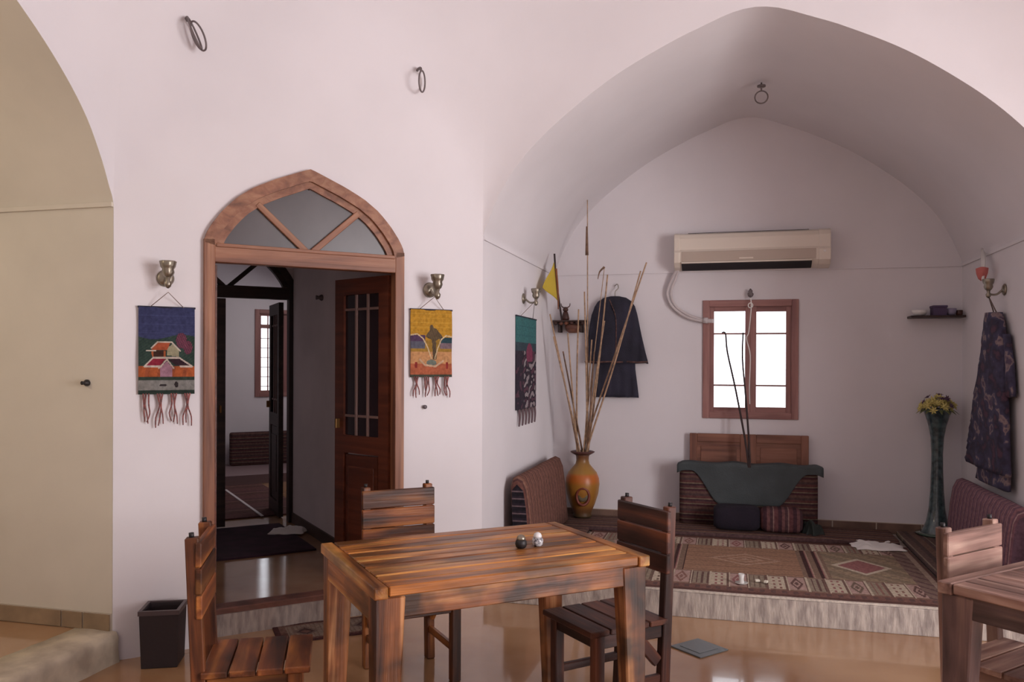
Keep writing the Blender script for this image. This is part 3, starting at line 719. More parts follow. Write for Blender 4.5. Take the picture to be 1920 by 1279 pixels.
# bare hooks with rings high up
def ring_hook(label, M, tilt, r=.045):
    t = thing('ring_hook', label, 'hook', M=M)
    tube('hook_stem', smooth_path([(0, 0, .05), (0, -.04, .058), (0, -.06, .045), (0, -.055, .03)], 4), .006, M_iron, t)
    c = [Vector((math.cos(a)*r, math.sin(a)*r*math.sin(tilt), math.sin(a)*r*math.cos(tilt))) for a in [2*PI*k/24 for k in range(24)]]
    tube('ring', [Vector((0, -.06, -.02))+v for v in c], .0045, M_iron, t, closed=True)
    return t
def ell(cx, cy, cz, a, b, rotz, dep):
    out = []
    for k in range(28):
        q = 2*PI*k/28; x = a*math.cos(q); z = b*math.sin(q)
        out.append(Vector((cx+x*math.cos(rotz)+z*math.sin(rotz), cy+dep*math.cos(q), cz-x*math.sin(rotz)+z*math.cos(rotz))))
    return out
def wall_hook(label, s_, z_, rings):
    t = thing('ring_hook', label, 'hook', M=wall_M(s_, z_, 0))
    tube('hook_stem', smooth_path([(0, 0, .012), (0, -.03, .016), (0, -.055, .01), (0, -.06, -.01)], 4), .008, M_iron, t)
    for r_ in rings: tube('ring', ell(*r_), .005, M_iron, t, closed=True)
wall_hook('metal hook with tilted rings high on the wall, up above the blue hanging', 1.745, 3.262, [(.035, -.07, -.07, .016, .08, -.42, .03), (.05, -.085, -.085, .02, .075, -.42, -.03)])
wall_hook('small metal ring hook high on the wall, above the right side of the doorway', .447, 3.235, [(.005, -.065, -.07, .032, .062, .05, .03)])
t = thing('ceiling_ring', 'small dark metal ring hanging from the alcove vault', 'hook', (.225, 6.2, 3.5))
c = [Vector((math.cos(a)*.045, 0, -.075+math.sin(a)*.045)) for a in [2*PI*k/24 for k in range(24)]]
tube('ring', c, .005, M_iron, t, closed=True); tube('hook_stem', [(0, 0, .03), (0, 0, -.03)], .006, M_iron, t); lathe('ceiling_plate', [(.03, 0), (.03, .01), (.01, .016)], M_iron, t, (0, 0, 0))
# knobs
tag(lathe('round_stud', [(.008, 0), (.012, .008), (.012, .02), (.004, .024)], M_nail, None, M=wall_M(.394, 1.236) @ Matrix.Rotation(PI/2, 4, 'X'), n=14), 'small grey knob on the wall below the yellow hanging', 'knob')
tag(lathe('wall_hook', [(.016, 0), (.018, .01), (.012, .02), (.006, .034), (.010, .04)], M_black, None, M=Matrix.Translation((-3.127, A[2].y, 1.393)) @ Matrix.Rotation(PI/2, 4, 'X'), n=10), 'small black hook alone on the warm-tinted plaster wall at the far left', 'hook')
M_ = Matrix.Translation(MH @ Vector((.555, 1.55, 1.99))) @ Matrix(((DWv.x, -DWv.y, 0, 0), (DWv.y, DWv.x, 0, 0), (0, 0, 1, 0), (0, 0, 0, 1))) @ Matrix.Rotation(PI/2, 4, 'Y')
tag(lathe('wall_bracket', [(.02, 0), (.025, .01), (.012, .03), (.018, .05)], M_iron, None, M=M_, n=10), 'small dark bracket high on the grey hall wall', 'bracket')

# ---------------- waste bin
bm = bmesh.new(); R_ = []
for hw, z in ((.084, 0), (.092, .265), (.092, .28), (.078, .28), (.076, .262), (.07, .02)):
    R_.append([bm.verts.new((sx*hw, sy*hw, z)) for sx, sy in ((-1, -1), (1, -1), (1, 1), (-1, 1))])
for a, b in zip(R_, R_[1:]):
    for k in range(4): bm.faces.new((a[k], a[(k+1) % 4], b[(k+1) % 4], b[k]))
bm.faces.new(R_[0][::-1]); bm.faces.new(R_[-1]); bevel(bm, .004, 2)
t = thing('waste_bin', 'square dark brown open waste bin on the floor below the blue hanging', 'bin', (-2.722, 3.535, 0), PI/4-.36)
from_bm('bin_body', bm, M_can, t)
bm = bmesh.new()
for q in ((-.096, .096, -.096, -.080), (-.096, .096, .080, .096), (-.096, -.080, -.080, .080), (.080, .096, -.080, .080)): bm_box(bm, *q, .262, .284)
from_bm('bin_rim', bm, mat('worn_brown_rim', (74, 60, 62), .4), t)
# ---------------- floor things
M0 = Matrix.Translation((-.14, 4.443, 0)) @ Matrix.Rotation(.86, 4, 'Z')
t = thing('drain_cover', 'square grey drain plate in the floor right of the dark chair', 'drain cover', M=M0)
box('plate', -.105, .105, -.105, .105, .001, .008, M_slate, t, .002); box('inner_plate', -.07, .07, -.07, .07, .008, .011, M_slate, t, .002)
def rugcol(u, v):
    if u < .05 or u > .95 or v < .06 or v > .94: return (84, 54, 54)
    if u < .10 or u > .90 or v < .14 or v > .86: return (138, 110, 98) if int(u*60+v*30) % 2 else (96, 62, 60)
    for cx in (.25, .5, .75):
        d = abs(u-cx)/.11+abs(v-.5)/.28
        if d < .35: return (120, 86, 78)
        if d < .7: return (84, 64, 62)
        if d < 1: return (124, 104, 96)
    return (146, 128, 116) if int(u*80) % 3 else (134, 112, 100)
def flat_rug(name, label, M, L, W, colf, nu, nv, th=.01, group=None, fr=True, wav=.004):
    t = thing(name, label, 'rug', M=M)
    def pos(u, v, w_): return ((u-.5)*L, (v-.5)*W+.004*math.sin(u*17), (th+wav*noise.noise(Vector((u*5, v*5, 1))) if not w_ else 0.0005))
    grid('pile', nu, nv, pos, M_woven, t, colf, back=True, smooth=False)
    return t
P_ = MH @ Vector((.95, -.05, 0))
flat_rug('door_rug', 'small patterned rug on the floor at the foot of the door step', Matrix.Translation((P_.x, P_.y, 0)) @ Matrix.Rotation(math.atan2(-DWv.y, -DWv.x)-.12, 4, 'Z'), .66, .3, rugcol, 90, 44, .009)
P_ = MH @ Vector((1.2, 1.8, PZ))
tag(box('hall_rug', -.52, .52, -.54, .54, 0.001, .015, M_purple, None, .003, Matrix.Translation(P_) @ Matrix.Rotation(math.atan2(-DWv.y, -DWv.x), 4, 'Z')), 'dark plum rug on the hall floor behind the doorway', 'rug')
def crumple(name, label, cat, loc, rz, L, W, m, h, seed, n=26):
    def pos(u, v, w_):
        x = (u-.5)*L; y = (v-.5)*W
        e = min(u, 1-u, v, 1-v); k = min(1, e*6)
        z = .003+h*k*(.5+.5*noise.noise(Vector((x*9, y*9, seed))))+.3*h*k*noise.noise(Vector((x*25, y*25, seed)))
        q = .02*noise.noise(Vector((u*3, v*3, seed+5)))
        return (x+q*2, y+q*3, max(z-(.004*w_), .0005))
    o = grid(name, n, n, pos, m, None, back=True, M=Matrix.Translation(loc) @ Matrix.Rotation(rz, 4, 'Z'))
    return tag(o, label, cat)
P_ = MH @ Vector((.71, 1.95, PZ+.014)); crumple('crumpled_cloth', 'pale crumpled cloth on the dark hall rug by the grey wall', 'cloth', P_, .3, .26, .2, M_white, .05, 3)
# far room contents
P_ = MH @ Vector((1.2, 3.75, PZ))
M_frug = stripes('faded_far_rug', 1, .5, [(0, (108, 72, 70)), (.4, (96, 66, 62)), (.7, (126, 92, 84)), (.78, (98, 66, 66))])
tag(box('far_room_rug', -.9, .9, -1.0, .98, .001, .012, M_frug, None, .003, Matrix.Translation(P_) @ Matrix.Rotation(math.atan2(-DWv.y, -DWv.x), 4, 'Z')), 'faded reddish rug in the room beyond the hall', 'rug')
tag(hbox('floor_strip', .72, .745, 2.72, 4.4, .1622, .168, mat('white_strip', (206, 196, 196), .6)), 'narrow pale strip lying on the far room rug', 'strip')
P_ = MH @ Vector((.02, 5.74, .25))
fc = thing('back_cushion', 'dark striped back cushion under the window of the far room', 'cushion', M=Matrix.Translation(P_) @ Matrix.Rotation(math.atan2(-DWv.y, -DWv.x), 4, 'Z'))
box('cushion_body', -.42, .42, -.06, .06, 0.0, .4, M_kilim_h, fc, .03, seg=3)

# ---------------- alcove carpet
CX0, CX1, CY0, CY1 = -1.05, 1.27, 4.972, 6.56
cr, pk, dk, ol, br, rd, cm = (198, 182, 162), (192, 160, 150), (110, 84, 80), (160, 144, 126), (168, 134, 114), (160, 108, 106), (208, 192, 170)
def ccol(u, v):
    x = CX0+(CX1-CX0)*u; y = CY0+(CY1-CY0)*v
    if v < .013: return (214, 202, 190)
    if y < 5.04: return (104, 74, 68)
    if y < 5.13:
        return dk if (x*16) % 1 < .45 and .2 < ((y-5.04)/.09) < .8 else (132, 96, 86)
    if y > 6.5: return (108, 74, 68)
    if u > .975: return (172, 150, 134) if u < .99 else (104, 76, 70)
    if x > 1.12: return (140, 116, 106) if int(y*22+x*30) % 3 else (116, 90, 86)
    if y < 5.47 or y > 6.24:
        k = math.floor(x/.115); f = (x/.115) % 1; g = ((y-5.13)/.34) if y < 5.47 else ((y-6.24)/.26)
        base = (pk, ol, cm, (166, 142, 126))[(k*5+k//3) % 4]; ink = (rd, (112, 84, 78), (150, 110, 100), (126, 106, 92))[(k*3+k//4) % 4]
        if f < .09: return (126, 98, 88)
        if f < .17: return cm
        if g < .07 or g > .93: return (146, 118, 104)
        if k % 3 == 0:
            d = abs(f-.58)/.34+abs(g-.5)/.42
            return ink if d < 1 and not (.35 < d < .6) else base
        if k % 3 == 1: return ink if (int(f*11) % 3 == 1) and .1 < g < .9 else base
        return (ink if int(g*9) % 2 else cm) if .34 < f < .46 or .68 < f < .8 else base
    if x < -.6: return (cm, ol, pk, dk)[int(x*18+y*4) % 4] if (x*9) % 1 < .8 else dk
    if x < -.28 or .47 < x < .64:
        f = (x*14) % 1; return (78, 52, 50) if f < .3 else (rd if f < .45 else ((186, 160, 140) if f < .58 else (142, 116, 100)))
    if x < .47:
        d = abs(x-.12)/.24+abs(y-5.87)/.17
        if d < 1 and (d > .84 or .38 < d < .52 or d < .16): return (190, 156, 134)
        return (168, 130, 106) if (int(y*40) % 5) else (154, 118, 98)
    if x < 1.12:
        dx = x-.86; d = abs(dx)/.2+abs(y-5.85)/.24
        if d < .3: return (160, 108, 106)
        if d < .75: return rd
        if d < .95: return cm
        if (int(x*22) + int(y*22)) % 5 == 0: return (168, 146, 120)
        return (146, 128, 108) if int((x+y)*18) % 3 else (162, 140, 118)
    return br
t = thing('carpet', 'large patterned carpet with diamond medallions on the alcove platform', 'carpet', (0, 0, PZ))
def cpos(u, v, w_):
    y = CY0+(CY1-CY0)*v
    return (CX0+(CX1-CX0)*u, y+.006*math.sin(u*9), (.012+.003*noise.noise(Vector((u*6, v*4, 0)))) if not w_ else .001)
grid('pile', 330, 190, cpos, M_woven, t, ccol, back=True, smooth=False)
t = None
# floor mattresses
def pad(name, label, cat, x0, x1, y0, y1, z0, z1, m, bv=.02, M=None, group=None, extra=None):
    cx, cy = (x0+x1)/2, (y0+y1)/2
    t = thing(name, label, cat, M=(Matrix.Translation((cx, cy, z0)) if M is None else M), group=group)
    bm = bmesh.new(); bm_box(bm, x0-cx, x1-cx, y0-cy, y1-cy, 0, z1-z0)
    bmesh.ops.subdivide_edges(bm, edges=bm.edges, cuts=4, use_grid_fill=True)
    bm.verts.ensure_lookup_table()
    hx, hy, hz = (x1-x0)/2, (y1-y0)/2, (z1-z0)/2; mn = min(hx, hy, hz)
    for v in bm.verts:
        p = Vector((v.co.x/hx, v.co.y/hy, (v.co.z-hz)/hz))
        dmg = [1-abs(p.x), 1-abs(p.y), 1-abs(p.z)]
        # round the rim: pull vertices lying on two or more faces inwards
        on = [a < .01 for a in dmg]
        if sum(on) >= 2:
            if on[0]: v.co.x -= math.copysign(bv*.6, v.co.x)
            if on[1]: v.co.y -= math.copysign(bv*.6, v.co.y)
            if on[2]: v.co.z -= math.copysign(bv*.6, v.co.z-hz)
        v.co += Vector((noise.noise(v.co*5+Vector((x0, y0, 0))), noise.noise(v.co*5+Vector((3, y0, 1))), 0))*.006
    bmesh.ops.recalc_face_normals(bm, faces=bm.faces)
    body = from_bm('cushion_body' if cat == 'cushion' else 'mat_body', bm, m, t, None, True)
    return t
pad('floor_mat', 'long striped floor mat along the back wall of the alcove', 'mat', XL+.03, 1.24, 6.57, 7.10, PZ, PZ+.045, M_mat_y, .014)
pad('floor_mat', 'striped floor mat along the right wall of the alcove', 'mat', 1.28, XR-.01, 5.1, 7.05, PZ, PZ+.05, M_mat_x, .014)
pad('floor_mat', 'striped floor mat along the left wall of the alcove, behind the middle table', 'mat', XL+.01, -1.06, 5.08, 6.55, PZ, PZ+.05, mat_l if False else M_mat_y, .014)
# back cushions
def back_cushion(label, M, L, H, T, m, lean, end=True):
    t = thing('back_cushion', label, 'cushion', M=M)
    bm = bmesh.new(); n = 14; prof = []
    # cross-section across thickness and height with a rounded top, extruded along the length with rounded ends
    nu = 26; nvp = 20; rings = []
    for i in range(nu+1):
        u = i/nu; x = (u-.5)*L; e = min(1, math.sqrt(max(0, 1-((abs(u-.5)*2-.9)/.1)**2)) if abs(u-.5)*2 > .9 else 1)
        hh = H*(.90+.10*e)
        r = []
        sec = [(-T/2, 0.004), (-T/2*1.05, hh*.3), (-T/2*1.02, hh*.6), (-T/2*.9, hh*.85), (-T/2*.55, hh*.97), (0, hh), (T/2*.55, hh*.97), (T/2*.9, hh*.85), (T/2*1.0, hh*.5), (T/2, 0.004)]
        for y, z in sec:
            yy = y*(.75+.25*e)+lean*z+.006*noise.noise(Vector((x*4, z*5, 2)))
            r.append(bm.verts.new((x, yy, z)))
        rings.append(r)
    for a, b in zip(rings, rings[1:]):
        for k in range(len(a)): bm.faces.new((a[k], a[(k+1) % len(a)], b[(k+1) % len(a)], b[k]))
    bm.faces.new(rings[0][::-1]); bm.faces.new(rings[-1]); bmesh.ops.recalc_face_normals(bm, faces=bm.faces)
    from_bm('cushion_body', bm, m, t, None, True)
    if end:
        bm = bmesh.new()
        ps = [(y*.78+lean*z, z) for y, z in ((-T/2, .01), (-T/2, H*.6), (-T/2*.8, H*.82), (0, H*.9), (T/2*.8, H*.82), (T/2, H*.5), (T/2, .01))]
        for xx in (-1, 1):
            if xx == end:
                a = [bm.verts.new((xx*(L/2+.001), y, z)) for y, z in ps]; b = [bm.verts.new((xx*(L/2+.007), y*.97, z*.99+.003)) for y, z in ps]
                bm.faces.new(b)
                for k in range(len(ps)): bm.faces.new((a[k], a[(k+1) % len(ps)], b[(k+1) % len(ps)], b[k]))
        bmesh.ops.recalc_face_normals(bm, faces=bm.faces); from_bm('end_gusset', bm, M_end, t)
    return t
M_kx = stripes('kilim_length_stripes', 0, .09, [(0, (136, 93, 80)), (.2, (108, 74, 68)), (.36, (146, 116, 99)), (.44, (120, 80, 72)), (.7, (98, 67, 64)), (.84, (140, 103, 88))])
M_kx2 = stripes('mauve_length_stripes', 0, .08, [(0, (160, 117, 124)), (.25, (129, 98, 112)), (.4, (189, 156, 156)), (.5, (144, 105, 117)), (.75, (122, 96, 112))])
# left: local x along +y of the room, local y toward the wall (-x)
back_cushion('tall striped maroon back cushion leaning on the left alcove wall', Matrix(((0, -1, 0, XL+.14), (1, 0, 0, 6.1), (0, 0, 1, PZ+.05), (0, 0, 0, 1))), 1.36, .53, .13, M_kx, .08, -1)
back_cushion('striped mauve back cushion at the right alcove wall, below the dress', Matrix(((0, 1, 0, XR-.14), (-1, 0, 0, 6.06), (0, 0, 1, PZ+.05), (0, 0, 0, 1))), 1.4, .47, .13, M_kx2, .08, False)
back_cushion('dark horizontally striped back cushion under the window, half hidden by teal cloth', Matrix.Translation((.155, 6.93, PZ+.045)), 1.07, .485, .12, M_kilim_h, .0, False)
# folded teal cloth draped over the middle back cushion
def dpos(u, v, w_):
    x = -.40+1.13*u
    # bottom edge: deep in the middle, shallow at the ends
    c = abs(u-.5)*2; low = .30 if c < .5 else .30-.20*min(1, (c-.5)/.35)
    low = .32*(1-sstep((c-.38)/.42))+.055*sstep((c-.38)/.42)
    s = v*(low+.10)
    if s < .10: y = 7.0-s*1.35; z = .697+.006*math.sin(u*20)
    else: y = 6.862-.004*math.sin(u*30)-.01*(s-.1); z = .690-(s-.10)
    if c > .92: z -= .02*(c-.92)/.08
    return (.155+(x-.155), y-.004+(.004*w_), z+.004*noise.noise(Vector((x*8, s*8, 0)))-.004*w_)
tag(grid('draped_cloth', 60, 26, dpos, M_teal, None, back=True), 'teal-grey cloth draped over the striped cushion under the window', 'cloth')
def bolster(label, x0, x1, y, r, z, m):
    bm = bmesh.new(); rings = []; n = 20; L = x1-x0
    for i in range(13):
        u = i/12; e = math.sqrt(max(0, 1-(abs(u-.5)*2)**6)); rr = r*(.72+.28*e)
        rings.append([bm.verts.new(((u-.5)*L, rr*1.15*math.copysign(abs(math.cos(2*PI*k/n))**.6, math.cos(2*PI*k/n)), r+rr*math.copysign(abs(math.sin(2*PI*k/n))**.6, math.sin(2*PI*k/n)))) for k in range(n)])
    for a, b in zip(rings, rings[1:]):
        for k in range(n): bm.faces.new((a[k], a[(k+1) % n], b[(k+1) % n], b[k]))
    bm.faces.new(rings[0][::-1]); bm.faces.new(rings[-1]); bmesh.ops.recalc_face_normals(bm, faces=bm.faces)
    return tag(from_bm('bolster_cushion', bm, m, None, Matrix.Translation(((x0+x1)/2, y, z)), True), label, 'cushion')
bolster('black velvet bolster cushion on the mat, in front of the teal cloth', -.105, .245, 6.74, .098, PZ+.045, M_bolblack)
bolster('brown striped bolster cushion on the mat, right of the black one', .252, .56, 6.74, .095, PZ+.045, M_kilim_x)
crumple('folded_cloth', 'small dark green cloth bundle at the right end of the striped bolster', 'cloth', (.635, 6.75, PZ+.045), .2, .14, .16, mat('dark_green_cloth', (50, 56, 54), .95, bump=.4), .13, 8)
crumple('folded_sheet', 'folded white sheet lying on the back right corner of the carpet', 'cloth', (1.06, 6.52, PZ+.016), .12, .34, .28, M_white, .035, 12)
# wooden shutters standing behind the cushion
t = thing('shutter_boards', 'low brown wooden double shutter standing against the wall under the window', 'shutter', (.165, 7.075, PZ))
for sgn in (-1, 1):
    x0 = -.472 if sgn < 0 else .004; x1 = x0+.468
    bar('stile', (x0+.03, 0, 0), (x0+.03, 0, .77), .06, .03, M_board, t, up=(0, 1, 0)); bar('stile', (x1-.03, 0, 0), (x1-.03, 0, .77), .06, .03, M_board, t, up=(0, 1, 0))
    for z in (.735, .04): bar('rail', (x0+.06, 0, z), (x1-.06, 0, z), .07, .03, M_board, t, up=(0, 1, 0))
    box('panel', x0+.055, x1-.055, -.006, .01, .07, .705, M_board, t); box('raised_panel', x0+.09, x1-.09, -.014, 0, .11, .665, M_board, t, .006)
# twigs in front of the window
for lab_, pts in (('thin dark twig leaning in front of the window, the left of two', [(.165, 6.86, .67), (.135, 6.90, .9), (.06, 6.98, 1.3), (-.005, 7.03, 1.6), (-.02, 7.04, 1.75), (-.05, 7.04, 1.76)]), ('thin dark twig leaning in front of the window, the right of two', [(.175, 6.86, .67), (.165, 6.9, .9), (.14, 6.98, 1.25), (.115, 7.03, 1.55), (.12, 7.04, 1.76)])):
    tag(tube('twig', smooth_path(pts, 4), .009, M_twig, None, 7, r1=.006), lab_, 'twig')
t = thing('hanging_charm', 'small dark finial with a pale string hanging over the window mullion', 'ornament', (.178, 7.08, 2.07))
lathe('finial', [(.004, 0), (.02, .012), (.026, .03), (.014, .045), (.018, .055), (.003, .075)], M_iron, t, (0, 0, -.02), 12)
tube('string', smooth_path([(0, -.01, -.02), (.006, -.012, -.1), (-.012, -.012, -.3), (-.03, -.014, -.36), (0, -.012, -.5), (-.006, -.012, -.75), (-.002, -.012, -.9)], 5), .005, M_white, t, 6)
c = [Vector((.018*math.cos(a), -.014, -.085+.02*math.sin(a))) for a in [2*PI*k/16 for k in range(16)]]
tube('loop', c, .005, M_white, t, 6, closed=True)
# ---------------- air conditioner
t = thing('air_conditioner', 'long white split air conditioner on the alcove wall above the window', 'air conditioner', (.175, YB, 2.285))
sec = [(0, .0), (0, .30), (-.11, .30), (-.15, .285), (-.168, .25), (-.165, .16), (-.182, .14), (-.17, .055), (-.13, .02), (-.06, .0)]
def extr(name, sec, x0, x1, m, parent, bv=0):
    bm = bmesh.new(); a = [bm.verts.new((x0, y, z)) for y, z in sec]; b = [bm.verts.new((x1, y, z)) for y, z in sec]
    bm.faces.new(a); bm.faces.new(b[::-1])
    for k in range(len(sec)): bm.faces.new((a[k], b[k], b[(k+1) % len(sec)], a[(k+1) % len(sec)]))
    bmesh.ops.recalc_face_normals(bm, faces=bm.faces)
    if bv: bevel(bm, bv, 2)
    return from_bm(name, bm, m, parent)
extr('casing', sec, -.57, .53, M_acwhite, t)
sec2 = [(y-.006 if y < 0 else y, z+(.004 if z > .2 else -.004)) for y, z in sec]
extr('end_cap', sec2, -.612, -.565, M_acwhite, t, .006); ecap = extr('end_cap', sec2, .52, .612, M_acwhite, t, .006)
extr('front_panel', [(-.168, .145), (-.187, .14), (-.176, .06), (-.16, .06)], -.55, .50, M_acgrey, t, .002)
extr('outlet_slot', [(-.06, -.004), (-.1, -.004), (-.168, .035), (-.172, .048), (-.10, .03)], -.55, .47, M_slot, t)
extr('louvre', [(-.176, .058), (-.186, .056), (-.184, .044), (-.174, .046)], -.55, .47, M_acwhite, t)
box('badge', -.09, .02, -.1835, -.180, .072, .084, M_acwhite, t, .001); box('indicator_light', .555, .572, -.188, -.183, .11, .125, M_white, ecap)
for k in range(3): box('intake_slot', -.5, .45, -.13+.035*k, -.12+.035*k, .299, .302, M_slot, t)
t = thing('drain_hose', 'pale twin pipes curving from the air conditioner down to the window', 'hose', (0, 0, 0))
for o_ in (0, .03):
    tube('pipe', smooth_path([(-.42+o_*.4, 7.06, 2.29), (-.46+o_, 7.08, 2.22), (-.50+o_, 7.09, 2.1), (-.46+o_, 7.09, 1.99), (-.35+o_*.6, 7.09, 1.90+o_*.6), (-.22, 7.08, 1.86+o_*.5), (-.12, 7.07, 1.855+o_*.3)], 5), .012, M_hose, t, 10)
tube('pipe_band', [(-.2, 7.08, 1.866), (-.165, 7.075, 1.864)], .024, M_hose, t, 12)
# ---------------- jacket
def garment(name, parent, rows, y0, th, m, folds=7, amp=.008, M=None, seed=1):
    """rows (z, x0, x1) top to bottom; thickness th; back stays at y0"""
    bm = bmesh.new(); n = 44; rings = []
    rows2 = []
    for (a, b) in zip(rows, rows[1:]):
        for k in range(4): rows2.append(tuple(a[i]+(b[i]-a[i])*k/4 for i in range(3)))
    rows2.append(rows[-1]); R = len(rows2)
    for j, (z, x0, x1) in enumerate(rows2):
        ring = []; cx = (x0+x1)/2; hw = (x1-x0)/2; dn = j/(R-1)
        for k in range(n):
            a = 2*PI*k/n; c, s = math.cos(a), math.sin(a)
            yy = -th*(.5+.5*math.copysign(abs(s)**.7, s)); x = cx+hw*c
            if s > .0: yy -= amp*dn*math.sin(x*folds*40+seed+.6*math.sin(z*9)); yy -= .006*noise.noise(Vector((x*9, z*9, seed)))
            ring.append(bm.verts.new((x, y0+yy, z+(.006*math.sin(x*folds*40+seed) if j == R-1 else 0))))
        rings.append(ring)
    for a, b in zip(rings, rings[1:]):
        for k in range(n): bm.faces.new((a[k], a[(k+1) % n], b[(k+1) % n], b[k]))
    bm.faces.new(rings[0][::-1]); bm.faces.new(rings[-1]); bmesh.ops.recalc_face_normals(bm, faces=bm.faces)
    return from_bm(name, bm, m, parent, M, True)
JX = -.94
t = thing('black_robe', 'short navy-black robe with wide sleeves hanging in the left of the alcove', 'robe', (0, 0, 0))
garment('skirt_panel', t, [(1.6, -1.09, -.77), (1.45, -1.10, -.765), (1.3, -1.12, -.745), (1.215, -1.13, -.735)], YB-.02, .05, M_navy, 2, .016)
garment('bodice', t, [(2.078, -.985, -.90), (2.066, -1.04, -.845), (2.035, -1.09, -.80), (1.99, -1.12, -.77), (1.92, -1.145, -.75), (1.75, -1.17, -.715), (1.6, -1.19, -.68), (1.505, -1.20, -.655)], YB-.012, .075, M_navy, 2, .016)
tube('hem_braid', [(-1.195+.53*k/20, YB-.088-.008*math.sin(k*1.3)*(1 if 2 < k < 18 else 0)+(.03 if k in (0, 20) else 0), 1.515+.002*math.sin(k)) for k in range(21)], .008, M_trim, t, 6)
tube('front_edge', smooth_path([(-.985, YB-.085, 2.05), (-.93, YB-.094, 1.9), (-.925, YB-.096, 1.7), (-.93, YB-.094, 1.52)], 4), .005, M_trim, t, 6)
t = thing('clothes_hanger', 'thin metal hanger holding the navy-black robe', 'hanger', (0, 0, 0))
tube('hook', smooth_path([(-.94, YB-.05, 2.07), (-.94, YB-.05, 2.12), (-.915, YB-.045, 2.15), (-.925, YB-.03, 2.185), (-.95, YB-.02, 2.17)], 5), .004, M_silver, t, 6)
tube('shoulder_bar', smooth_path([(-1.08, YB-.05, 2.02), (-.94, YB-.05, 2.078), (-.80, YB-.05, 2.02)], 5), .005, M_silver, t, 6)
# ---------------- long dress on the right wall
M_floral = bpy.data.materials.new('navy_floral_cloth'); M_floral.use_nodes = True
nt = M_floral.node_tree; N = nt.nodes; Lk = nt.links; pb = N['Principled BSDF']; tc = N.new('ShaderNodeTexCoord')
n1 = N.new('ShaderNodeTexNoise'); n1.inputs['Scale'].default_value = 9; n1.inputs['Detail'].default_value = 3; Lk.new(tc.outputs['Object'], n1.inputs['Vector'])
r = N.new('ShaderNodeValToRGB'); e = r.color_ramp.elements; e[0].position = .0; e[0].color = (*lin((60, 56, 78)), 1); e[1].position = .56; e[1].color = (*lin((72, 68, 94)), 1)
k = e.new(.6); k.color = (*lin((146, 126, 126)), 1); k = e.new(.66); k.color = (*lin((84, 70, 90)), 1); k = e.new(.42); k.color = (*lin((52, 48, 66)), 1); k = e.new(.36); k.color = (*lin((86, 60, 76)), 1)
Lk.new(n1.outputs[0], r.inputs[0]); Lk.new(r.outputs[0], pb.inputs['Base Color']); pb.inputs['Roughness'].default_value = .9
MR = Matrix(((0, 1, 0, XR-.0), (-1, 0, 0, 6.2), (0, 0, 1, 0), (0, 0, 0, 1)))   # local x = toward camera (-y), local y toward wall (+x)
t = thing('long_dress', 'long navy floral dress hanging on the right alcove wall', 'dress', M=MR)
garment('dress_body', t, [(1.85, .0, .14), (1.78, -.05, .22), (1.66, -.10, .27), (1.5, -.16, .30), (1.3, -.28, .33), (1.1, -.38, .36), (.9, -.46, .38), (.8, -.5, .40)], -.01, .10, M_floral, 3, .014)
garment('underskirt', t, [(.86, -.30, .36), (.75, -.29, .37), (.70, -.28, .37)], -.015, .07, M_floral, 4, .01, seed=4)
garment('sleeve', t, [(1.7, .20, .29), (1.5, .27, .37), (1.3, .30, .41)], -.012, .05, M_floral, 2, .004, seed=6)
tube('hanging_loop', [(.05, -.05, 1.84), (.08, -.09, 1.95), (.11, -.05, 1.84)], .004, M_string, t, 6)
# red and white ornament above right lamp
t = thing('tassel_ornament', 'red and white streamer ornament above the lamp on the right alcove wall', 'ornament', M=Matrix(((0, 1, 0, XR), (-1, 0, 0, 6.2), (0, 0, 1, 0), (0, 0, 0, 1))))
for k in range(3): tube('streamer', [(-.27+.03*k, -.04, 2.32-.02*k), (-.15+.02*k, -.07, 2.17), (-.06, -.09, 2.08)], .008, M_white, t, 6)
lathe('red_bloom', [(.008, 0), (.024, .015), (.036, .05), (.04, .085), (.012, .095)], mat('coral_red_cloth', (206, 116, 110), .8, bump=.4), t, (-.1, -.085, 2.08), 14, wob=lambda a, z: 1+.12*math.cos(6*a))
# ---------------- textile on left alcove wall
def tcol(u, v):
    y = 1-v
    if y < .27: return (60, 128, 128) if (y*40) % 2 < 1.7 else (50, 112, 116)
    if y < .48 and math.hypot(u-.62, (y-.40)*1.3) < .17: return (146, 62, 92)
    if y < .36: return (52, 74, 84)
    nv = noise.noise(Vector((u*9, y*16, 3)))
    if u > .35 and nv > .16: return (176, 164, 166)
    if nv < -.25: return (96, 60, 76)
    return (46, 40, 52)
t = thing('wall_hanging', 'teal and black woven wall hanging on the left alcove wall', 'wall hanging', M=MX(XL, 6.06, 1.16, 1))
def hp(u, v, w_): return ((u-.5)*.62, -.012-.006*math.sin(u*9)**2+.008*w_, v*.68)
grid('woven_panel', 70, 110, hp, M_woven, t, muted(tcol, .22), back=True, smooth=False)
tube('hanging_rod', [(-.32, -.01, .685), (.32, -.01, .685)], .006, M_navy, t)
tube('cord', [(-.2, -.01, .685), (-.08, -.09, .80), (.2, -.01, .685)], .002, M_string, t)
for k in range(6):
    x = -.25+.1*k; tube('tassel', smooth_path([(x, -.014, .002), (x+.01, -.018, -.05), (x-.006, -.018, -.12)], 3), .011, mat('grey_yarn', (104, 84, 88), .95) if k == 0 else bpy.data.materials['grey_yarn'], t, 6, r1=.006)
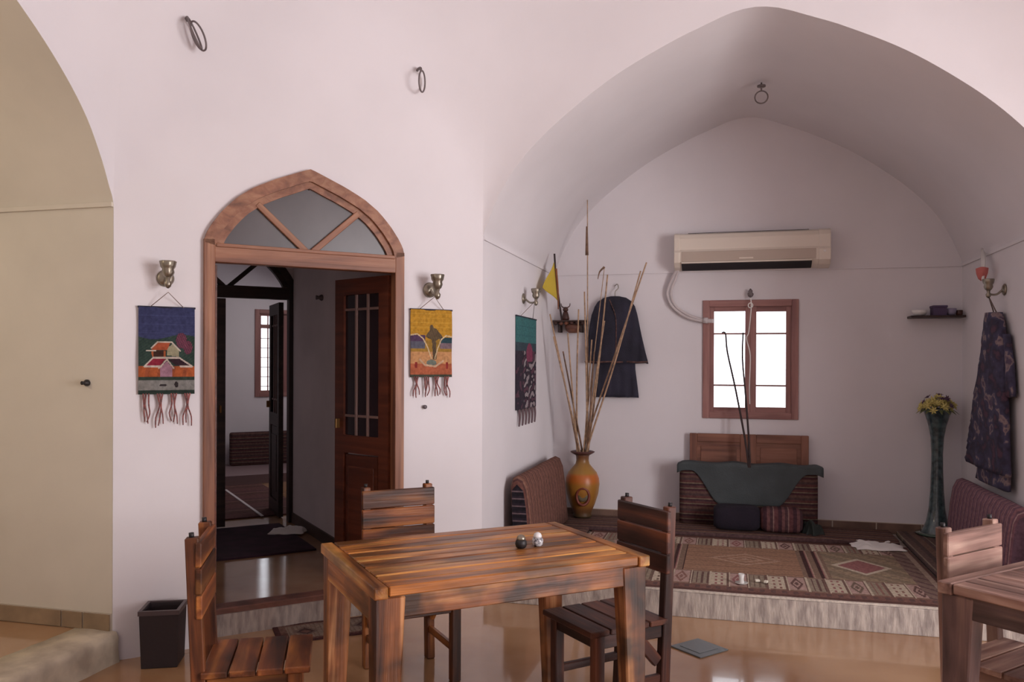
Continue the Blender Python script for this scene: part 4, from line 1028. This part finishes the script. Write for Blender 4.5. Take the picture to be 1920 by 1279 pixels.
# yellow pennant on a stick near the corner
t = thing('pennant', 'small yellow triangular pennant on a dark stick near the left alcove corner', 'flag', (0, 0, 0))
tube('stick', [(-1.38, 6.62, 2.40), (-1.375, 6.66, 2.2), (-1.34, 6.74, 1.86)], .008, M_twig, t, 7)
def tp(u, v, w_):
    a = Vector((-1.385, 6.62, 2.33)); b = Vector((-1.365, 6.67, 2.02)); c_ = Vector((-1.42, 6.36, 2.10))
    p_ = a.lerp(b, v).lerp(c_, u); return p_+Vector((.006*math.sin(u*6)+.004*w_, 0, 0))
grid('flag_cloth', 10, 10, tp, mat('yellow_cloth', (204, 176, 62), .9, bump=.2), t, back=True)
tube('brown_ribbon', smooth_path([(-1.372, 6.64, 2.28), (-1.36, 6.67, 2.1), (-1.362, 6.7, 1.95)], 3), .012, mat('rust_ribbon', (134, 84, 56), .9), t, 6, r1=.005)
# small corner shelf with figurine and basket
t = thing('corner_shelf', 'small dark carved shelf in the left corner of the alcove', 'shelf', (-1.33, YB, 1.86))
box('shelf_board', -.14, .15, -.14, 0, 0, .014, M_dark, t, .003)
box('bracket', -.10, -.08, -.11, 0, -.09, 0, M_dark, t, .003); box('bracket', .09, .11, -.11, 0, -.09, 0, M_dark, t, .003)
for k in range(6): lathe('carved_drop', [(.004, -.03), (.017, -.02), (.019, -.008), (.012, 0)], M_chair_dark, t, (-.115+.047*k, -.13, 0), 10)
t = thing('clay_figure', 'small dark clay figure standing on the corner shelf', 'figurine', (-1.37, YB-.07, 1.874))
lathe('body', [(.03, 0), (.034, .02), (.026, .055), (.02, .075)], M_chair_dark, t); lathe('head', [(.008, .07), (.022, .085), (.024, .1), (.012, .118)], M_chair_dark, t)
for sx in (-1, 1): tube('horn', smooth_path([(sx*.012, 0, .11), (sx*.035, 0, .125), (sx*.04, 0, .15)], 3), .006, M_chair_dark, t, 6, r1=.003)
t = thing('wicker_basket', 'round brown wicker basket hanging under the corner shelf', 'basket', (-1.30, YB-.085, 1.765))
lathe('basket_bowl', [(.035, 0), (.06, .02), (.07, .05), (.066, .07), (.056, .05), (.03, .012)], M_board, t, wob=lambda a, z: 1+.04*math.cos(14*a)); tube('basket_handle', smooth_path([(-.065, 0, .065), (0, 0, .094), (.065, 0, .065)], 5), .005, M_board, t, 6)
# right wall shelf and what stands on it
t = thing('wall_shelf', 'thin dark wooden wall shelf at the right end of the alcove back wall', 'shelf', (1.575, YB, 1.865))
box('shelf_board', -.2, .185, -.16, 0, 0, .018, M_dark, t, .003); 
t = thing('purple_box', 'small dark purple box in the middle of the right wall shelf', 'box', (1.585, YB-.08, 1.883)); M_pur = mat('purple_card', (84, 68, 98), .7)
box('box_body', -.05, .05, -.05, .05, 0, .06, M_pur, t, .004); box('box_lid', -.054, .054, -.054, .054, .06, .078, M_pur, t, .004)
tag(lathe('white_dish', [(.03, 0), (.05, .02), (.056, .045), (.05, .043), (.01, .012)], M_white, None, (1.45, YB-.08, 1.883)), 'small white dish on the left of the right wall shelf', 'dish')
tag(lathe('grey_bowl', [(.025, 0), (.038, .02), (.04, .055), (.034, .053), (.012, .01)], mat('lilac_ceramic', (150, 142, 168), .4), None, (1.672, YB-.08, 1.883)), 'small lilac-grey bowl right of the purple box on the shelf', 'bowl')
tag(lathe('dark_cup', [(.02, 0), (.024, .01), (.024, .04), (.02, .042), (.016, .01)], M_chair_dark, None, (1.732, YB-.08, 1.883)), 'tiny dark cup at the right end of the right wall shelf', 'cup')
# ---------------- amphora vase with canes
VX, VY, VZ = -1.195, 6.94, PZ+.046
M_amph = bpy.data.materials.new('mustard_glaze'); M_amph.use_nodes = True; nt = M_amph.node_tree; N = nt.nodes; Lk = nt.links; pb = N['Principled BSDF']
tc = N.new('ShaderNodeTexCoord'); sx = N.new('ShaderNodeSeparateXYZ'); Lk.new(tc.outputs['Object'], sx.inputs[0])
r = N.new('ShaderNodeValToRGB'); e = r.color_ramp.elements; r.color_ramp.interpolation = 'LINEAR'
e[0].position = 0; e[0].color = (*lin((70, 60, 40)), 1); e[1].position = 1; e[1].color = (*lin((92, 50, 44)), 1)
for ps, c in ((.12, (110, 70, 40)), (.2, (150, 102, 44)), (.5, (164, 112, 44)), (.56, (186, 104, 40)), (.64, (190, 104, 42)), (.68, (166, 122, 54)), (.82, (150, 108, 52)), (.9, (120, 80, 50))):
    k = e.new(ps); k.color = (*lin(c), 1)
mr = N.new('ShaderNodeMath'); mr.operation = 'DIVIDE'; mr.inputs[1].default_value = .56; Lk.new(sx.outputs[2], mr.inputs[0]); Lk.new(mr.outputs[0], r.inputs[0]); Lk.new(r.outputs[0], pb.inputs['Base Color']); pb.inputs['Roughness'].default_value = .38
t = thing('amphora_vase', 'mustard clay amphora with a dark rim in the left corner of the alcove', 'vase', (VX, VY, VZ))
lathe('vase_body', [(.075, 0), (.08, .015), (.075, .03), (.085, .06), (.11, .12), (.135, .20), (.145, .28), (.14, .33), (.12, .38), (.085, .42), (.06, .45), (.053, .48), (.055, .515), (.07, .54), (.06, .542), (.045, .51), (.04, .45)], M_amph, t, n=40)
lathe('vase_rim', [(.066, .528), (.1, .548), (.104, .555), (.09, .56), (.062, .548)], mat('dark_clay', (84, 48, 44), .5), t, n=32)
c = [Vector((.052*math.cos(a), -.137+.012*abs(math.cos(a)), .19+.07*math.sin(a))) for a in [2*PI*k/24 for k in range(24)]]
rot = Matrix.Rotation(.2, 4, 'Z')
tube('medallion_ring', [rot @ v for v in c], .012, mat('russet_clay', (120, 56, 40), .5), t, 8, closed=True)
lathe('medallion', [(.001, .125), (.03, .132), (.045, .128), (.048, .10)], mat('olive_clay', (96, 84, 62), .5), t, M=Matrix.Translation((0, 0, .19)) @ rot @ Matrix.Rotation(PI/2, 4, 'X') , n=20)
tips = [((-1.135, 6.78, 2.86), 'k'), ((-1.40, 6.55, 1.9), 'c'), ((-1.38, 6.6, 1.72), 'c'), ((-1.32, 6.7, 1.6), 'd'), ((-1.2, 6.75, 1.95), 'c'), ((-1.16, 6.8, 2.1), 'c'), ((-1.10, 6.82, 1.7), 'c'), ((-.99, 6.78, 2.3), 'l'), ((-.97, 6.82, 2.24), 'c'), ((-.64, 6.72, 2.32), 'c'), ((-.685, 6.7, 2.25), 'c'), ((-.98, 6.72, 1.85), 'c'), ((-1.27, 6.64, 1.75), 'c'), ((-1.06, 6.7, 1.6), 'd')]
CANE = {1: 'thin pale cane in the amphora, reaching furthest left toward the corner shelf', 2: 'thin pale cane in the amphora, second from the left, ending below the corner shelf',
 3: 'short brown cane on the left side of the amphora, ending lowest of the left ones', 4: 'upright pale cane in the amphora just left of the tallest reed', 5: 'upright pale cane in the amphora right beside the tallest reed',
 6: 'short pale cane in the amphora just right of the tallest reed', 8: 'pale cane in the amphora crossing the left half of the robe up to its collar', 9: 'pale cane in the amphora, its tip furthest right and highest beside the robe',
 10: 'pale cane in the amphora, just inside the rightmost one', 11: 'pale cane in the amphora ending in the middle of the black robe', 12: 'pale cane in the amphora leaning slightly left in front of the wicker basket', 13: 'shortest brown cane in the amphora, at the left edge of the robe'}
for i, (tp_, kd) in enumerate(tips):
    a = 2.4*i; b = (VX+.026*math.cos(a), VY+.026*math.sin(a), VZ+.16); mth = (VX+.03*math.cos(a)*.9+(.018 if tp_[0] > VX else -.018), VY+.02*math.sin(a), VZ+.52)
    mid = [mth[q]*.5+tp_[q]*.5+random.uniform(-.012, .012) for q in range(3)]
    pts = smooth_path([b, mth, mid, tp_], 6)
    if kd == 'k':
        t = thing('dry_reed', 'tallest reed in the clay amphora, with a brown seed head', 'reed', (0, 0, 0), group=None)
        tube('stem', pts, .008, M_cane, t, 7, r1=.004)
        sp = [Vector(tp_).lerp(Vector(mid), k) for k in (.42, .34, .26, .2)]; sp = [v+Vector((-.005, 0, 0)) for v in sp]
        tube('seed_head', sp, .014, M_cane_dark, t, 8, r1=.007)
    elif kd == 'l':
        t = thing('dry_reed', 'reed with a small curled dry leaf near its tip in the amphora', 'reed', (0, 0, 0))
        tube('stem', pts, .006, M_cane, t, 7, r1=.003); tube('dry_leaf', smooth_path([(-.99, 6.78, 2.3), (-1.03, 6.78, 2.26), (-1.045, 6.78, 2.2)], 3), .01, M_cane_dark, t, 6, r1=.003)
    else:
        tag(tube('dry_cane', pts, .0095, M_cane if kd == 'c' else M_cane_dark, None, 7, r1=.006), CANE[i], 'cane', 'canes standing in the clay amphora')
# ---------------- tall glass vase with flowers
GX, GY, GZ = 1.555, 6.935, PZ+.05
t = thing('glass_vase', 'tall slender dark teal glass vase at the right end of the alcove', 'vase', (GX, GY, GZ))
lathe('vase_body', [(.115, 0), (.118, .012), (.10, .035), (.075, .10), (.058, .20), (.048, .34), (.042, .5), (.041, .62), (.047, .74), (.062, .83), (.082, .9), (.098, .945), (.107, .965), (.1, .968), (.085, .93), (.06, .86), (.035, .75)], M_glassvase, t, n=36)
lathe('vase_foot', [(.15, -.0), (.15, .012), (.115, .016)], mat('green_glass_foot', (58, 76, 66), .2, coat=.5), t, n=36)
t = thing('flower_bouquet', 'bunch of yellow flowers with purple ones in the tall glass vase', 'flowers', (GX, GY, GZ+.9))
M_yel = mat('yellow_petals', (222, 206, 128), .8, bump=.3, col2=(190, 178, 110), vscale=60); M_pp = mat('purple_petals', (96, 72, 96), .8); M_gr = mat('grey_green_leaf', (104, 112, 72), .8)
proto = {}
def blossom_mesh(m):
    bm = bmesh.new()
    for k in range(7):
        a = 2*PI*k/7; v = [(0, 0, 0), (.014*math.cos(a-.35), .014*math.sin(a-.35), .008), (.026*math.cos(a), .026*math.sin(a), .010), (.014*math.cos(a+.35), .014*math.sin(a+.35), .008)]
        q = [bm.verts.new(x) for x in v]; q2 = [bm.verts.new((x[0], x[1], x[2]-.003)) for x in v]
        bm.faces.new(q); bm.faces.new(q2[::-1])
        for z in range(4): bm.faces.new((q[z], q2[z], q2[(z+1) % 4], q[(z+1) % 4]))
    bmesh.ops.create_icosphere(bm, subdivisions=1, radius=.009, matrix=Matrix.Translation((0, 0, .006)))
    bmesh.ops.recalc_face_normals(bm, faces=bm.faces)
    me = bpy.data.meshes.new('flower_head'); bm.to_mesh(me); bm.free(); me.materials.append(m); return me
my, mp_ = blossom_mesh(M_yel), blossom_mesh(M_pp)
for i in range(64):
    a = 2.4*i; rr = .125*math.sqrt((i+.5)/64); z = .125-3.2*rr*rr+random.uniform(-.025, .03)
    pur = i % 7 == 3 and rr < .12
    o = bpy.data.objects.new('flower_head', mp_ if pur else my); COL.objects.link(o); o.parent = t
    n_ = Vector((rr*math.cos(a)*1.5, rr*math.sin(a)*1.5, .09)).normalized()
    o.matrix_local = Matrix.Translation((rr*math.cos(a), rr*math.sin(a), z+(.025 if pur else 0))) @ n_.to_track_quat('Z', 'Y').to_matrix().to_4x4() @ Matrix.Rotation(random.uniform(-.5, .5), 4, 'X') @ Matrix.Scale(random.uniform(.8, 1.5), 4)
for i in range(12):
    a = i*.524; tube('stem', [(.02*math.cos(a), .02*math.sin(a), -.1), (.05*math.cos(a), .05*math.sin(a), .04), (.09*math.cos(a), .09*math.sin(a), .085)], .003, M_gr, t, 5)
for i in range(16):
    a = i*.393; c_, s_ = math.cos(a), math.sin(a)
    def lp(u, v, w_): rr = .05+.10*u; return ((rr)*c_-(v-.5)*.03*math.sin(PI*u)*s_, rr*s_+(v-.5)*.03*math.sin(PI*u)*c_, .055+.02*math.sin(PI*u)-.03*u-.002*w_)
    grid('leaf', 6, 2, lp, M_gr, t, back=True)
# two tiny things on the front of the carpet
t = thing('tea_glass', 'tiny clear tea glass near the front edge of the carpet', 'glass', (.085, 5.2, PZ+.0145))
lathe('glass_body', [(.016, 0), (.018, .004), (.014, .03), (.019, .06), (.0175, .06), (.012, .03), (.014, .008)], mat('milky_glass', (216, 212, 208), .15), t, n=16); lathe('saucer', [(.02, 0), (.036, .005), (.04, .009), (.03, .007)], mat('milky_saucer', (200, 196, 190), .2), t, (0, 0, -.001), 18)
for k, (x, y) in enumerate(((.18, 5.27), (.23, 5.255))):
    bm = bmesh.new(); bmesh.ops.create_cube(bm, size=1, matrix=Matrix.Translation((0, 0, .008)) @ Matrix.Diagonal((.03, .022, .014, 1))); bevel(bm, .003, 1)
    tag(from_bm('sugar_lump', bm, mat('sugar_white', (214, 206, 190), .8), None, Matrix.Translation((x, y, PZ+.0145)) @ Matrix.Rotation(k+.3, 4, 'Z')), ('white lump on the carpet nearest the tea glass', 'white lump on the carpet farther from the tea glass')[k], 'sugar', 'white lumps beside the tea glass')
